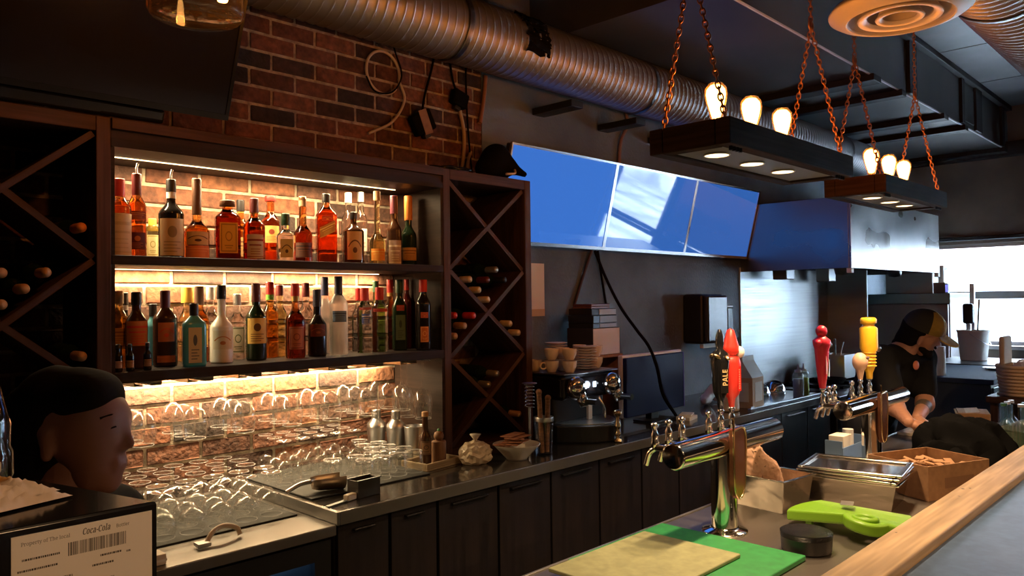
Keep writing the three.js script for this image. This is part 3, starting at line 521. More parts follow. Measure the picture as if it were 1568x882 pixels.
// ---------------------------------------------------------------- bar tools on the counter
{
  const shk = thing('cocktail_shaker', 'tall steel cocktail shaker against the brick wall, nearer the glasses', 'shaker', [2.045, CY, 0.1]);
  obj('tin', lathe([[0, 0], [0.03, 0], [0.032, 0.004], [0.042, 0.13], [0.041, 0.134]], 28), M.steel, shk);
  const cp = obj('strainer_cap', lathe([[0.0415, 0.134], [0.04, 0.15], [0.022, 0.168], [0.02, 0.172]], 28), M.steel, shk);
  obj('top_cap', lathe([[0.0205, 0.172], [0.0205, 0.205], [0.018, 0.21], [0, 0.211]], 24), M.steel, cp);
  dup(shk, [2.085, CY, 0.19], 0.4, 'tall steel cocktail shaker standing beside the wide mixing tin');
  const tin = thing('mixing_tin', 'wide open steel mixing tin beside the wooden mill', 'shaker', [2.1, CY, 0.305]);
  obj('cup', lathe([[0, 0], [0.032, 0], [0.034, 0.003], [0.046, 0.15], [0.0475, 0.152], [0.045, 0.15], [0.033, 0.006], [0, 0.004]], 28), M.steel, tin); obj('rim', new THREE.TorusGeometry(0.0465, 0.0015, 8, 28).rotateX(Math.PI / 2).translate(0, 0.151, 0), M.steel, tin);
  const tray = thing('wooden_tray', 'small pale wooden tray holding the mill and bottle', 'tray', [2.09, CY, 0.43], 0.12);
  obj('board', bx(-0.105, 0.105, 0, 0.008, -0.075, 0.075, 0.002), M.oak, tray);
  for (const s of [-1, 1]) { obj('side', bx(-0.105, 0.105, 0.0085, 0.03, s * 0.07 - 0.005, s * 0.07 + 0.005, 0.002), M.oak, tray); obj('side', bx(s * 0.1 - 0.005, s * 0.1 + 0.005, 0.0085, 0.03, -0.064, 0.064, 0.002), M.oak, tray); }
  const mill = thing('pepper_mill', 'orange brown wooden mill with ball knob on the small tray', 'mill', [2.13, CY + 0.0085, 0.43]);
  obj('body', lathe([[0, 0], [0.03, 0], [0.031, 0.003], [0.031, 0.085], [0.028, 0.09], [0.012, 0.092]], 20), M.woodLight, mill); obj('knob', lathe([[0.011, 0.091], [0.02, 0.1], [0.022, 0.112], [0.018, 0.124], [0.008, 0.13], [0, 0.131]], 20), M.woodLight, mill); obj('finial', new THREE.SphereGeometry(0.007, 10, 8).translate(0, 0.135, 0), mat([0.1, 0.3, 0.15], 0.4), mill);
  bottle(CY + 0.0085, 2.06, 0.425, 0.22, 0.026, { g: G.brown, c: K.cork, sh: 0.5, cr: 0.014, ch: 0.02, l: [[0.2, 0.45, lab('#806040', '#302010', 2)]] }, 'dark bitters bottle with cork on the small wooden tray', 'bottles on the tray');
  const bag = thing('plastic_bag', 'crumpled clear plastic bag of pale food beside the bowl', 'bag', [2.235, CY, 0.545]);
  { const g = new THREE.IcosahedronGeometry(0.07, 4), p = g.attributes.position; for (let i = 0; i < p.count; i++) { const v = V(p.getX(i), p.getY(i), p.getZ(i)); const n = vnoise(v.x * 9 + 3, v.y * 9 + v.z * 7 + 3, 64, 64, 4) * 0.5; v.multiplyScalar(0.75 + n * 0.6); v.x *= 1.15; v.y = Math.max(v.y * 0.85 + 0.042, 0); p.setXYZ(i, v.x, v.y, v.z); } g.computeVertexNormals(); obj('wrap', g, mat([0.75, 0.6, 0.42], 0.25, 0, { transmission: 0.35, thickness: 0 }), bag); obj('knot', lathe([[0.0, 0.07], [0.012, 0.085], [0.006, 0.1], [0.025, 0.125], [0, 0.118]], 9), mat([0.7, 0.6, 0.48], 0.3, 0, { transmission: 0.4, thickness: 0 }), bag); }
  const bowl = thing('serving_bowl', 'cream bowl heaped with orange brown flat wafers', 'bowl', [2.42, CY, 0.61]);
  obj('dish', lathe([[0, 0], [0.045, 0], [0.048, 0.006], [0.085, 0.045], [0.105, 0.066], [0.102, 0.067], [0.08, 0.048], [0.04, 0.01], [0, 0.008]], 32), M.ceramic, bowl);
  const waf = mat([0.5, 0.17, 0.06], 0.8, 0, { map: speck });
  for (let i = 0; i < 9; i++) { const w = thing('wafer', ['lowest', 'second', 'third', 'fourth', 'fifth', 'sixth', 'seventh', 'eighth', 'topmost'][i] + ' orange brown wafer of the heap in the cream bowl', 'wafer', [2.42 - 0.02 + i * 0.003, CY + 0.068 + i * 0.0045, 0.61 + ((i * 37) % 5 - 2) * 0.012], 0.5 + ((i * 29) % 7 - 3) * 0.12, 'wafers in the cream bowl'); obj('slice', bx(-0.085, 0.075 - i * 0.004, 0, 0.004, -0.028, 0.028, 0.0015), waf, w); }
  // scoop, tin box, knife
  const sc = thing('ice_scoop', 'copper tinted metal ice scoop lying on the mat', 'scoop', [1.54, 0.957, 0.5], -0.25);
  { const pts = [[0, 0], [0.028, 0.004], [0.036, 0.03], [0.04, 0.12]], g = new THREE.LatheGeometry(pts.map((p) => new THREE.Vector2(...p)), 24, 0, Math.PI * 1.2); g.rotateY(-Math.PI * 0.6 + Math.PI / 2); g.rotateZ(-Math.PI / 2); g.translate(-0.06, 0.04, 0); obj('scoop_bowl', g, mat([0.72, 0.55, 0.4], 0.28, 1), sc); obj('handle', tube([[-0.06, 0.04, 0], [-0.1, 0.035, 0], [-0.15, 0.015, 0.005]], 0.008, 16, 8), M.steel, sc); }
  const bt = thing('steel_tin', 'dark rectangular steel tin at the front of the counter', 'tin', [1.605, CY + 0.001, 0.635], 0.08);
  obj('wall', [bx(-0.05, 0.05, 0, 0.004, -0.03, 0.03), bx(-0.05, 0.05, 0.004, 0.06, -0.03, -0.027), bx(-0.05, 0.05, 0.004, 0.06, 0.027, 0.03), bx(-0.05, -0.047, 0.004, 0.06, -0.027, 0.027), bx(0.047, 0.05, 0.004, 0.06, -0.027, 0.027)], mat([0.1, 0.085, 0.07], 0.3, 0.8), bt); obj('rim', [bx(-0.053, 0.053, 0.06, 0.063, -0.033, -0.026), bx(-0.053, 0.053, 0.06, 0.063, 0.026, 0.033)], M.darkSteel, bt);
  const kn = thing('paring_knife', 'small knife with pale block handle at the counter edge', 'knife', [1.5, CY + 0.001, 0.665], 0.25);
  obj('blade', bx(-0.08, 0.01, 0.003, 0.005, -0.009, 0.009), M.darkSteel, kn); obj('handle', bx(0.01, 0.055, 0, 0.022, -0.012, 0.012, 0.004), M.cream, kn);
  // jar with muddlers
  const jar = thing('tool_jar', 'tall clear glass holding wooden muddlers beside the coffee machine', 'jar', [2.565, CY, 0.64]);
  obj('glass_wall', lathe([[0, 0], [0.036, 0], [0.038, 0.005], [0.044, 0.17], [0.042, 0.17], [0.036, 0.008], [0, 0.006]], 28), M.stemGlass, jar); obj('rim_band', lathe([[0.0445, 0.15], [0.0455, 0.155], [0.0455, 0.165], [0.0445, 0.17]], 28), M.steel, jar);
  for (const [dx, dz, tx, tz, h, lab2] of [[-0.012, 0, -0.018, 0.0, 0.27, 'pale wooden muddler leaning furthest out of the glass jar'], [0.013, 0.006, 0.006, 0.004, 0.24, 'pale wooden muddler standing upright in the glass jar']]) {
    const m = thing('muddler', lab2, 'muddler', [2.565 + dx, CY + 0.012, 0.64 + dz]);
    const q = tube([[0, 0, 0], [tx / 2, h / 2, tz / 2], [tx, h, tz]], 0.011, 12, 10); obj('shaft', q, M.woodLight, m); obj('tip', new THREE.SphereGeometry(0.014, 12, 10).translate(tx, h, tz), M.woodLight, m);
  }
  const st = thing('spring_strainer', 'coiled spring strainer hooked over the jar of muddlers', 'strainer', [2.575, CY, 0.545]);
  { const pts = []; for (let i = 0; i <= 80; i++) { const a = i / 80 * Math.PI * 2 * 7; pts.push([Math.cos(a) * 0.022, 0.2 + i / 80 * 0.11, Math.sin(a) * 0.022]); } obj('coil', tube(pts, 0.003, 220, 6), M.chrome, st); obj('handle', tube([[0, 0.004, 0], [0, 0.1, 0], [0, 0.2, 0]], 0.006, 12, 8), M.steel, st); obj('plate', lathe([[0, 0.31], [0.035, 0.31], [0.035, 0.313], [0, 0.313]], 20), M.steel, st); }
}
// ---------------------------------------------------------------- coffee machine with cups
{
  const t = thing('coffee_machine', 'black two group coffee machine with round chrome heads on the counter', 'coffee machine', [3.03, CY, 0.45], 0.0);
  obj('drip_base', new THREE.ExtrudeGeometry((() => { const s = new THREE.Shape(); s.moveTo(-0.2, -0.22); s.lineTo(0.2, -0.22); s.lineTo(0.22, 0.06); s.quadraticCurveTo(0.12, 0.22, 0, 0.225); s.quadraticCurveTo(-0.12, 0.22, -0.22, 0.06); s.closePath(); return s; })(), { depth: 0.07, bevelEnabled: true, bevelSize: 0.006, bevelThickness: 0.006, bevelSegments: 2 }).rotateX(Math.PI / 2).translate(0, 0.078, 0), M.black, t);
  obj('drip_tray', new THREE.ExtrudeGeometry((() => { const s = new THREE.Shape(); s.moveTo(-0.19, 0.0); s.lineTo(0.19, 0.0); s.lineTo(0.19, 0.06); s.quadraticCurveTo(0.1, 0.2, 0, 0.205); s.quadraticCurveTo(-0.1, 0.2, -0.19, 0.06); s.closePath(); return s; })(), { depth: 0.004, bevelEnabled: false }).rotateX(Math.PI / 2).translate(0, 0.089, 0), M.steel, t);
  obj('body', bx(-0.2, 0.2, 0.08, 0.325, -0.22, 0.02, 0.02), M.black, t);
  obj('upper_body', bx(-0.21, 0.21, 0.2, 0.325, -0.22, 0.09, 0.025), M.blackGloss, t);
  obj('cup_rail', bx(-0.215, 0.215, 0.325, 0.333, -0.225, 0.1, 0.003), M.darkSteel, t);
  for (const x of [-0.15, 0.135]) {
    const h = obj('group_head', lathe([[0, 0], [0.034, 0], [0.054, 0.012], [0.058, 0.032], [0.05, 0.054], [0.022, 0.066], [0, 0.068]], 28).rotateX(Math.PI / 2).translate(x, 0.262, 0.09), M.chrome, t);
    obj('spout', lathe([[0, 0], [0.022, 0], [0.028, 0.05], [0.02, 0.08], [0, 0.08]], 20).rotateX(Math.PI).rotateX(-0.35).translate(x + 0.02, 0.25, 0.125), M.chrome, h);
    obj('portafilter', cyl(0.012, 0.015, 0.11, x + 0.02, 0.2, 0.12, 14, 'z'), M.black, h);
  }
  const lm = mat([0.7, 0.8, 1], 0.4, 0, { emissive: col(0.75, 0.85, 1), emissiveIntensity: 2.2 });
  for (const x of [-0.03, 0.03]) obj('button_light', bx(x - 0.012, x + 0.012, 0.252, 0.28, 0.0895, 0.0935, 0.002), lm, t);
  { const L = new THREE.PointLight(col(0.75, 0.85, 1), 0.02); L.position.set(3.03, CY + 0.265, 0.56); scene.add(L); }
  obj('milk_jug_stand', bx(0.0, 0.03, 0.09, 0.19, 0.06, 0.075, 0.002), M.cream, t); obj('steam_wand', tube([[0.05, 0.2, 0.1], [0.055, 0.15, 0.13], [0.055, 0.1, 0.135]], 0.006, 14, 8), M.chrome, t);
  // cups and saucers on top
  const top = CY + 0.333;
  const cup = thing('coffee_cup', 'cream coffee cup stacked on the coffee machine', 'cup', [0, 0, 0], 0, 'coffee cups on the machine');
  obj('bowl', lathe([[0, 0], [0.02, 0], [0.022, 0.004], [0.034, 0.03], [0.037, 0.058], [0.035, 0.058], [0.031, 0.03], [0.018, 0.007], [0, 0.006]], 24), M.ceramic, cup); obj('handle', new THREE.TorusGeometry(0.016, 0.004, 8, 16).translate(0.046, 0.034, 0), M.ceramic, cup);
  let f = true;
  const spots = [[2.862, 0, 0.43], [2.905, 0, 0.51], [2.955, 0, 0.42], [2.862, 0.0, 0.32], [2.905, 0.0595, 0.51], [2.955, 0.0595, 0.42], [2.862, 0.0595, 0.43], [3.19, 0, 0.45], [3.19, 0.0595, 0.45], [3.19, 0, 0.34], [3.19, 0.0595, 0.34]];
  for (const [x, y, z] of spots) { const o = f ? cup : dup(cup, [x, top + y, z], 0); f = false; o.userData.label = (y ? 'upper' : z > 0.33 && z < 0.35 && x > 3 ? 'lower' : 'lower') + ' cream coffee cup on the machine, ' + (x > 3.1 ? (z > 0.4 ? 'front right of the saucers' : 'rear right of the saucers') : x < 2.88 ? (z > 0.4 ? 'by the rack post' : 'behind the others by the rack') : x < 2.93 ? 'at the front edge' : 'next to the saucers'); o.position.set(x, top + y, z); o.rotation.y = 1.9 + ((x * 37 + y * 90) % 1); }
  const sau = thing('saucer', 'cream saucer in a stack on the coffee machine', 'saucer', [0, 0, 0], 0, 'saucers stacked on the machine');
  obj('plate', lathe([[0, 0], [0.03, 0], [0.034, 0.003], [0.06, 0.0095], [0.0615, 0.012], [0.059, 0.012], [0.032, 0.0055], [0, 0.0045]], 28), M.ceramic, sau); obj('well_ring', new THREE.TorusGeometry(0.024, 0.0012, 6, 24).rotateX(Math.PI / 2).translate(0, 0.0052, 0), M.ceramic, sau);
  f = true; const ORDS = ['first', 'second', 'third', 'fourth', 'fifth', 'sixth', 'seventh', 'eighth', 'ninth', 'tenth'];
  for (let i = 0; i < 9; i++) { const p = [3.09, top + i * 0.0135, 0.46]; const o = f ? sau : dup(sau, p, 0); f = false; o.userData.label = ORDS[i] + ' saucer from below in the front stack on the machine'; o.position.set(...p); }
  for (let i = 0; i < 10; i++) dup(sau, [3.04, top + i * 0.0138, 0.305], 0, ORDS[i] + ' saucer from below in the rear stack on the machine', 'saucers in the rear stack');
  const gb = thing('milk_frother', 'grey rectangular appliance between the rack and the coffee machine', 'appliance', [2.868, CY, 0.11]);
  obj('case', bx(-0.05, 0.045, 0, 0.27, -0.1, 0.1, 0.01), mat([0.25, 0.25, 0.27], 0.4), gb); obj('red_mark', bx(-0.05, 0.03, 0.235, 0.25, 0.1, 0.1015), M.red, gb); obj('lid', bx(-0.052, 0.047, 0.2705, 0.285, -0.1, 0.1, 0.005), M.black, gb);
  const tm = thing('coffee_tamper', 'small stacked brass tamper at the counter edge by the machine', 'tamper', [3.02, CY, 0.71]);
  obj('base', lathe([[0, 0], [0.02, 0], [0.021, 0.01], [0.008, 0.02], [0.014, 0.035], [0.016, 0.045], [0.008, 0.058], [0.014, 0.072], [0.016, 0.082], [0.009, 0.095], [0.007, 0.12]], 20), M.brass, tm); obj('handle', lathe([[0.007, 0.12], [0.014, 0.128], [0.022, 0.142], [0.012, 0.155], [0, 0.157]], 20), M.brass, tm); obj('lever', tube([[-0.03, 0.15, 0], [0, 0.142, 0], [0.03, 0.15, 0]], 0.004, 8, 6), M.brass, tm);
}
// ---------------------------------------------------------------- box pile, monitor, carton, bottles further along
{
  const s = thing('plywood_stand', 'brown plywood box stand under the white marked box', 'stand', [3.5, CY, 0.26]);
  obj('side', bx(-0.15, -0.135, 0, 0.365, -0.15, 0.06), M.kraft, s); obj('side', bx(0.09, 0.105, 0, 0.365, -0.15, 0.06), M.kraft, s); obj('top', bx(-0.15, 0.105, 0.3655, 0.38, -0.15, 0.06), M.kraft, s); obj('back', bx(-0.134, 0.089, 0, 0.365, -0.15, -0.14), M.kraft, s);
  const wb = thing('marked_box', 'white carton with pink scribbles on the plywood stand', 'box', [3.48, CY + 0.3805, 0.23]);
  obj('carton', bx(-0.13, 0.115, 0, 0.15, -0.11, 0.075, 0.003), mat([0.03, 0.03, 0.03], 0.7), wb);
  obj('white_face', bx(-0.128, 0.113, 0.002, 0.148, 0.0755, 0.0775), mat([1, 1, 1], 0.6, 0, { map: canvasTex(128, 96, (g, w, h) => { g.fillStyle = '#cfc9c4'; g.fillRect(0, 0, w, h); g.strokeStyle = '#d47a8c'; g.lineWidth = 4; g.beginPath(); for (let i = 0; i < 40; i++) g.lineTo(12 + i * 2.2, 20 + 9 * Math.sin(i * 1.3)); g.stroke(); g.lineWidth = 2; g.beginPath(); g.moveTo(30, 70); g.lineTo(115, 58); g.stroke(); g.beginPath(); g.moveTo(60, 40); g.lineTo(56, 84); g.stroke(); }) }), wb);
  let y = CY + 0.531;
  for (const [h, w, m, em, l] of [[0.028, 0.2, M.black, mat([0.25, 0.26, 0.28], 0.5), 'thin black binder lowest on the white marked box'], [0.042, 0.21, M.black, mat([0.16, 0.16, 0.17], 0.5), 'dark grey binder in the middle above the white box'], [0.038, 0.19, M.black, mat([0.3, 0.34, 0.4], 0.5), 'black binder with blue grey edge under the wooden block']]) {
    const b = thing('binder', l, 'binder', [3.47, y, 0.22], rr(-0.06, 0.06), 'binders piled on the white box'); obj('cover', bx(-w / 2 - 0.02, w / 2, 0, h, -0.09, 0.085, 0.003), m, b); obj('page_edge', bx(-w / 2 + 0.04, w / 2 - 0.004, 0.004, h - 0.004, 0.0853, 0.0875), em, b); y += h + 0.0005;
  }
  const wk = thing('wooden_block', 'orange brown flat wooden case on top of the binder pile', 'case', [3.45, y, 0.22], 0.05);
  obj('case_lid', bx(-0.1, 0.08, 0.012, 0.026, -0.06, 0.07, 0.003), mat([0.3, 0.1, 0.04], 0.5, 0, { map: grain }), wk); obj('case_base', bx(-0.1, 0.08, 0, 0.0115, -0.06, 0.07, 0.003), mat([0.3, 0.1, 0.04], 0.5, 0, { map: grain }), wk);
  const mo = thing('till_monitor', 'dark navy till monitor turned away on the counter', 'monitor', [3.7, CY, 0.44], 0.04);
  obj('back_shell', bx(-0.31, 0.3, 0.05, 0.372, 0.02, 0.045, 0.006), mat([0.008, 0.013, 0.07], 0.6, 0, { specularIntensity: 0.3 }), mo);
  obj('front_frame', bx(-0.31, 0.325, 0.045, 0.385, -0.01, 0.0195, 0.006), M.white, mo);
  obj('edge_strip', bx(0.3005, 0.308, 0.05, 0.372, 0.02, 0.045, 0.002), mat([0.06, 0.04, 0.3], 0.4), mo);
  obj('foot', bx(-0.11, 0.13, 0.0005, 0.012, -0.05, 0.1, 0.004), M.black, mo); obj('neck', bx(-0.04, 0.04, 0.012, 0.05, -0.01, 0.03, 0.004), M.black, mo);
  const cl = thing('paper_roll_stack', 'stack of pale receipt paper slips under the navy monitor', 'paper', [3.86, CY, 0.58], 0.2); obj('sheet', bx(-0.07, 0.06, 0, 0.02, -0.04, 0.04, 0.002), M.paper, cl); obj('sheet', bx(-0.05, 0.07, 0.0202, 0.03, -0.04, 0.03, 0.002).rotateY(0.2), M.paper, cl);
  const gl = thing('crumpled_glove', 'crumpled white glove lying behind the black tap handle', 'glove', [4.45, CY + 0.008, 0.36]); { const g = sdfBody([[0, 0.03, 0, 0.035, 0.05, 0.06, 0, 0.03], [0.05, 0.06, 0, 0.03, 0.07, 0.1, 0.01, 0.025], [0.0, 0.03, 0, 0.03, -0.06, 0.025, 0.02, 0.022]], 0.008, 0.02); obj('palm', g, M.white, gl); obj('cuff', cyl(0.025, 0.03, 0.03, 0.115, 0.031, 0, 16, 'x'), M.white, gl); }
  const ca = thing('drink_carton', 'kraft gable drink carton with pale label behind the red tap handle', 'carton', [4.55, CY, 0.6], 0.1);
  obj('body', bx(-0.1, 0.09, 0, 0.19, -0.07, 0.07, 0.003), mat([0.5, 0.32, 0.18], 0.7), ca); obj('gable', (() => { const s = new THREE.Shape(); s.moveTo(-0.07, 0); s.lineTo(0.07, 0); s.lineTo(0.008, 0.1); s.lineTo(0.008, 0.13); s.lineTo(-0.008, 0.13); s.lineTo(-0.008, 0.1); s.closePath(); return new THREE.ExtrudeGeometry(s, { depth: 0.19, bevelEnabled: false }).rotateY(Math.PI / 2).translate(-0.1, 0.1905, 0); })(), mat([0.45, 0.46, 0.42], 0.5), ca);
  obj('label', bx(-0.06, 0.06, 0.04, 0.16, 0.0703, 0.0715), M.paper, ca); obj('side_label', bx(-0.1015, -0.1003, 0.04, 0.16, -0.045, 0.045), M.paper, ca);
  const jug = thing('cream_jug', 'cream plastic jug with red cap behind the black tap handle', 'jug', [4.3, CY, 0.6]); obj('body', lathe([[0, 0], [0.06, 0], [0.065, 0.01], [0.062, 0.13], [0.03, 0.19], [0.022, 0.21]], 24), M.cream, jug); obj('cap', lathe([[0.026, 0.21], [0.026, 0.26], [0.02, 0.28], [0, 0.282]], 18), M.red, jug);
  for (const [x, c, l] of [[5.16, [0.6, 0.72, 0.85], 'squeeze bottle of pale blue liquid by the counter end'], [5.245, [0.7, 0.85, 0.05], 'squeeze bottle of lime yellow liquid by the counter end']]) {
    const q = thing('squeeze_bottle', l, 'bottle', [x, CY, 0.66]); obj('body', lathe([[0, 0], [0.034, 0], [0.037, 0.005], [0.037, 0.15], [0.03, 0.17], [0.02, 0.175]], 24), mat([0.85, 0.9, 0.88], 0.25, 0, { transmission: 0.8, thickness: 0 }), q); obj('liquid', lathe([[0, 0.004], [0.034, 0.004], [0.0345, 0.13], [0, 0.13]], 24), mat(c, 0.3), q); obj('nozzle', lathe([[0.022, 0.175], [0.022, 0.19], [0.008, 0.195], [0.004, 0.23], [0, 0.23]], 18), M.white, q);
  }
  for (const [x, z, l] of [[5.22, 0.33, 'upturned steel mixing bowl nearer the drink carton'], [5.41, 0.36, 'upturned steel mixing bowl nearer the squeeze bottles']]) {
    const b = thing('mixing_bowl', l, 'bowl', [x, CY, z]); obj('dome', lathe([[0.088, 0.0], [0.085, 0.02], [0.07, 0.055], [0.04, 0.08], [0, 0.086]], 28), M.chrome, b); obj('rim', new THREE.TorusGeometry(0.087, 0.003, 6, 28).rotateX(Math.PI / 2).translate(0, 0.003, 0), M.steel, b);
  }
  const bk = thing('steel_ledge_rail', 'steel splash rail along the counter front before the squeeze bottles', 'rail', [4.3, CY + 0.001, 0.735]); obj('rail', bx(0, 1.2, 0, 0.022, -0.01, 0.012, 0.003), mat([0.35, 0.38, 0.42], 0.3, 0.9), bk); obj('clip', bx(0.05, 0.09, 0.0, 0.028, -0.014, -0.0105), M.steel, bk);
}
// ---------------------------------------------------------------- televisions
function tv(x, y, z, w, h, tilt, label, scr) {          // bottom edge centre at x,y,z; tilted forward at the top
  const t = thing('wall_tv', label, 'television', [x, y, z]); t.rotation.x = tilt;
  obj('back_case', bx(-w / 2 + 0.005, w / 2 - 0.005, 0.005, h - 0.005, -0.045, -0.008, 0.01), M.black, t);
  const b = 0.012, fm = scr.frame;
  obj('bezel', [bx(-w / 2, w / 2, 0, b + 0.008, -0.008, 0.006), bx(-w / 2, w / 2, h - b, h, -0.008, 0.006), bx(-w / 2, -w / 2 + b, b + 0.008, h - b, -0.008, 0.006), bx(w / 2 - b, w / 2, b + 0.008, h - b, -0.008, 0.006)], fm, t);
  obj('screen', bx(-w / 2 + b, w / 2 - b, b + 0.008, h - b, -0.007, 0.002), scr.m, t);
  obj('mount', bx(-0.12, 0.12, h * 0.25, h * 0.7, -0.075, -0.0455), M.darkSteel, t);
  return t;
}
{
  const silver = mat([0.5, 0.5, 0.52], 0.25, 1), T = Math.atan2(0.125, 0.52);
  const blue = (a) => mat([0.01, 0.01, 0.012], 0.03, 0, { emissive: col(0.05, 0.2, 0.72), emissiveIntensity: a });
  const W = 0.918, H = 0.535;
  [[2.855 + W / 2, 0.72, 'blue lit screen nearest the wine rack'], [2.855 + W * 1.5 + 0.002, 0.55, 'middle blue screen of the three, mirroring the bright windows'], [2.855 + W * 2.5 + 0.004, 0.5, 'blue lit screen nearest the steel kitchen hood']].forEach(([x, a, l]) => {
    tv(x, 1.945, 0.055, W, H, T, l, { m: blue(a), frame: silver });
    const L = new THREE.RectAreaLight(col(0.05, 0.2, 0.72), a * 0.4, W - 0.03, H - 0.03); L.position.set(x, 1.945 + H / 2 - 0.02, 0.055 + 0.075); L.lookAt(x, L.position.y - Math.sin(T), L.position.z + Math.cos(T)); scene.add(L);
  });
  const big = tv(0.62, 2.292, 0.33, 1.26, 0.74, 0.375, 'large switched off black television above the dim wine rack', { m: mat([0.012, 0.01, 0.01], 0.12, 0), frame: mat([0.006, 0.006, 0.006], 0.2) });
  obj('power_mark', bx(-0.14, -0.115, 0.006, 0.014, 0.0062, 0.0075), mat([0.6, 0.5, 0.4], 0.4), big);
  obj('sound_bar', bx(-0.2, 0.42, -0.05, -0.002, -0.06, -0.01, 0.01), M.blackGloss, big);
  obj('arm', bar([0, 0.3, -0.075], [0, 0.4, -0.36], 0.05, 0.05), M.darkSteel, big);
}
// cables, adapters and things on the brick wall
{
  const cab = (pts, r, m, label, name = 'cable') => tag(obj(name, tube(pts, r, 80, 8), m), label, 'cable');
  const ring = []; for (let i = 0; i <= 30; i++) { const a = -0.4 + i / 30 * 6.0; ring.push([2.165 + 0.095 * Math.cos(a), 2.72 + 0.1 * Math.sin(a), 0.012]); }
  cab([[2.08, 2.42, 0.01], [2.22, 2.5, 0.012], [2.29, 2.62, 0.012], ...ring.slice(1)], 0.007, mat([0.5, 0.4, 0.3], 0.6), 'pale cable coiled in a loop on the brick wall');
  cab([[2.2, 3.05, 0.012], [2.23, 2.85, 0.014], [2.26, 2.72, 0.03], [2.2, 2.63, 0.03], [2.1, 2.62, 0.03], [2.06, 2.68, 0.025]], 0.004, M.blackMatte, 'thin black cable hanging across the pale loop');
  cab([[2.52, 3.05, 0.012], [2.46, 2.8, 0.014], [2.41, 2.65, 0.016], [2.39, 2.56, 0.02]], 0.006, M.blackMatte, 'black cable running down into the lower adapter');
  cab([[2.52, 3.06, 0.012], [2.57, 2.9, 0.014], [2.6, 2.76, 0.016], [2.615, 2.72, 0.02]], 0.006, M.blackMatte, 'black cable running down into the upper adapter');
  cab([[2.7, 3.05, 0.012], [2.69, 2.8, 0.014], [2.7, 2.55, 0.014], [2.715, 2.4, 0.014], [2.72, 2.3, 0.02]], 0.005, M.blackMatte, 'black cable near the end of the brick wall');
  cab([[2.64, 2.62, 0.02], [2.67, 2.52, 0.014], [2.67, 2.42, 0.014], [2.65, 2.3, 0.014], [2.62, 2.255, 0.02]], 0.01, mat([0.42, 0.3, 0.2], 0.6), 'thick pale cord falling from the upper adapter');
  cab([[2.72, 2.42, 0.012], [2.7, 2.37, 0.014], [2.69, 2.28, 0.014], [2.7, 2.24, 0.03]], 0.008, mat([0.42, 0.3, 0.2], 0.6), 'pale cord joining the thick cord at the bricks');
  cab([[2.835, 2.84, 0.012], [2.82, 2.72, 0.012], [2.79, 2.58, 0.012]], 0.011, mat([0.3, 0.14, 0.07], 0.6), 'brown cord crossing the end edge of the bricks');
  cab([[4.05, 2.95, 0.02], [4.1, 2.78, 0.02], [4.03, 2.66, 0.02], [4.0, 2.45, 0.02]], 0.012, mat([0.22, 0.13, 0.09], 0.6), 'brown conduit bending down the dark wall above the screens');
  cab([[3.73, 1.94, 0.03], [3.765, 1.78, 0.08], [3.752, 1.595, 0.2], [3.69, 1.46, 0.36], [3.635, 1.37, 0.48], [3.645, 1.27, 0.52], [3.7, 1.1, 0.525], [3.79, 0.975, 0.55]], 0.009, M.blackMatte, 'thick black cable falling from the screens over the monitor');
  cab([[3.76, 1.94, 0.03], [3.82, 1.75, 0.015], [3.88, 1.5, 0.02], [3.92, 1.3, 0.03]], 0.007, M.blackMatte, 'thin black cable beside the thick one below the screens');
  cab([[3.7, 1.94, 0.03], [3.62, 1.75, 0.012], [3.55, 1.6, 0.012], [3.5, 1.45, 0.03]], 0.009, mat([0.06, 0.035, 0.03], 0.7), 'dull brown cable slanting down behind the binder pile');
  const ad = (x, y, s, r, l) => { const a = thing('power_adapter', l, 'adapter', [x, y, 0.0]); obj('case', bx(-s, s, -s * 0.8, s * 0.8, 0.003, 0.05, 0.012).rotateZ(r), M.blackMatte, a); obj('plug', bx(-0.02, 0.02, -s * 1.2, -s * 0.8, 0.008, 0.035, 0.004).rotateZ(r), M.black, a); return a; };
  const a1 = ad(2.385, 2.515, 0.065, 0.5, 'large black power adapter on the bricks with strip of tape'); obj('tape', bx(-0.02, 0.03, -0.06, 0.06, 0.0502, 0.0515).rotateZ(0.4), M.kraft, a1);
  ad(2.63, 2.675, 0.05, -0.3, 'smaller black power adapter higher on the bricks');
  const pile = thing('cable_bundle', 'black bundle of cable lying on top of the wine rack', 'cable', [2.43, 2.236, 0.18]);
  { const p = []; for (let i = 0; i <= 60; i++) { const a = i * 0.62; p.push([0.1 * Math.cos(a) + 0.03 * Math.sin(i), 0.014 + 0.022 * (0.5 + 0.5 * Math.sin(i * 1.7)), 0.06 * Math.sin(a)]); } obj('coil', tube(p, 0.008, 240, 6), M.blackGloss, pile); obj('clip', bx(-0.02, 0.04, 0.0, 0.02, 0.07, 0.09, 0.004), M.steel, pile); }
  const bag = thing('black_bag', 'black cloth bag slumped on the rack corner beside the screens', 'bag', [2.72, 2.241, 0.2]);
  { const g = sdfBody([[-0.07, 0.06, 0, 0.055, 0.0, 0.11, 0, 0.07], [0.0, 0.11, 0, 0.07, 0.05, 0.08, 0.03, 0.035], [0.05, 0.08, 0.03, 0.035, 0.1, 0.035, 0.1, 0.014], [-0.05, 0.05, 0, 0.045, 0.02, 0.04, 0, 0.037]], 0.01, 0.04); obj('cloth', g, M.blackMatte, bag); obj('strap', tube([[0.06, 0.06, 0.07], [0.02, 0.03, 0.11], [-0.04, 0.02, 0.11]], 0.006, 20, 6), M.cream, bag); }
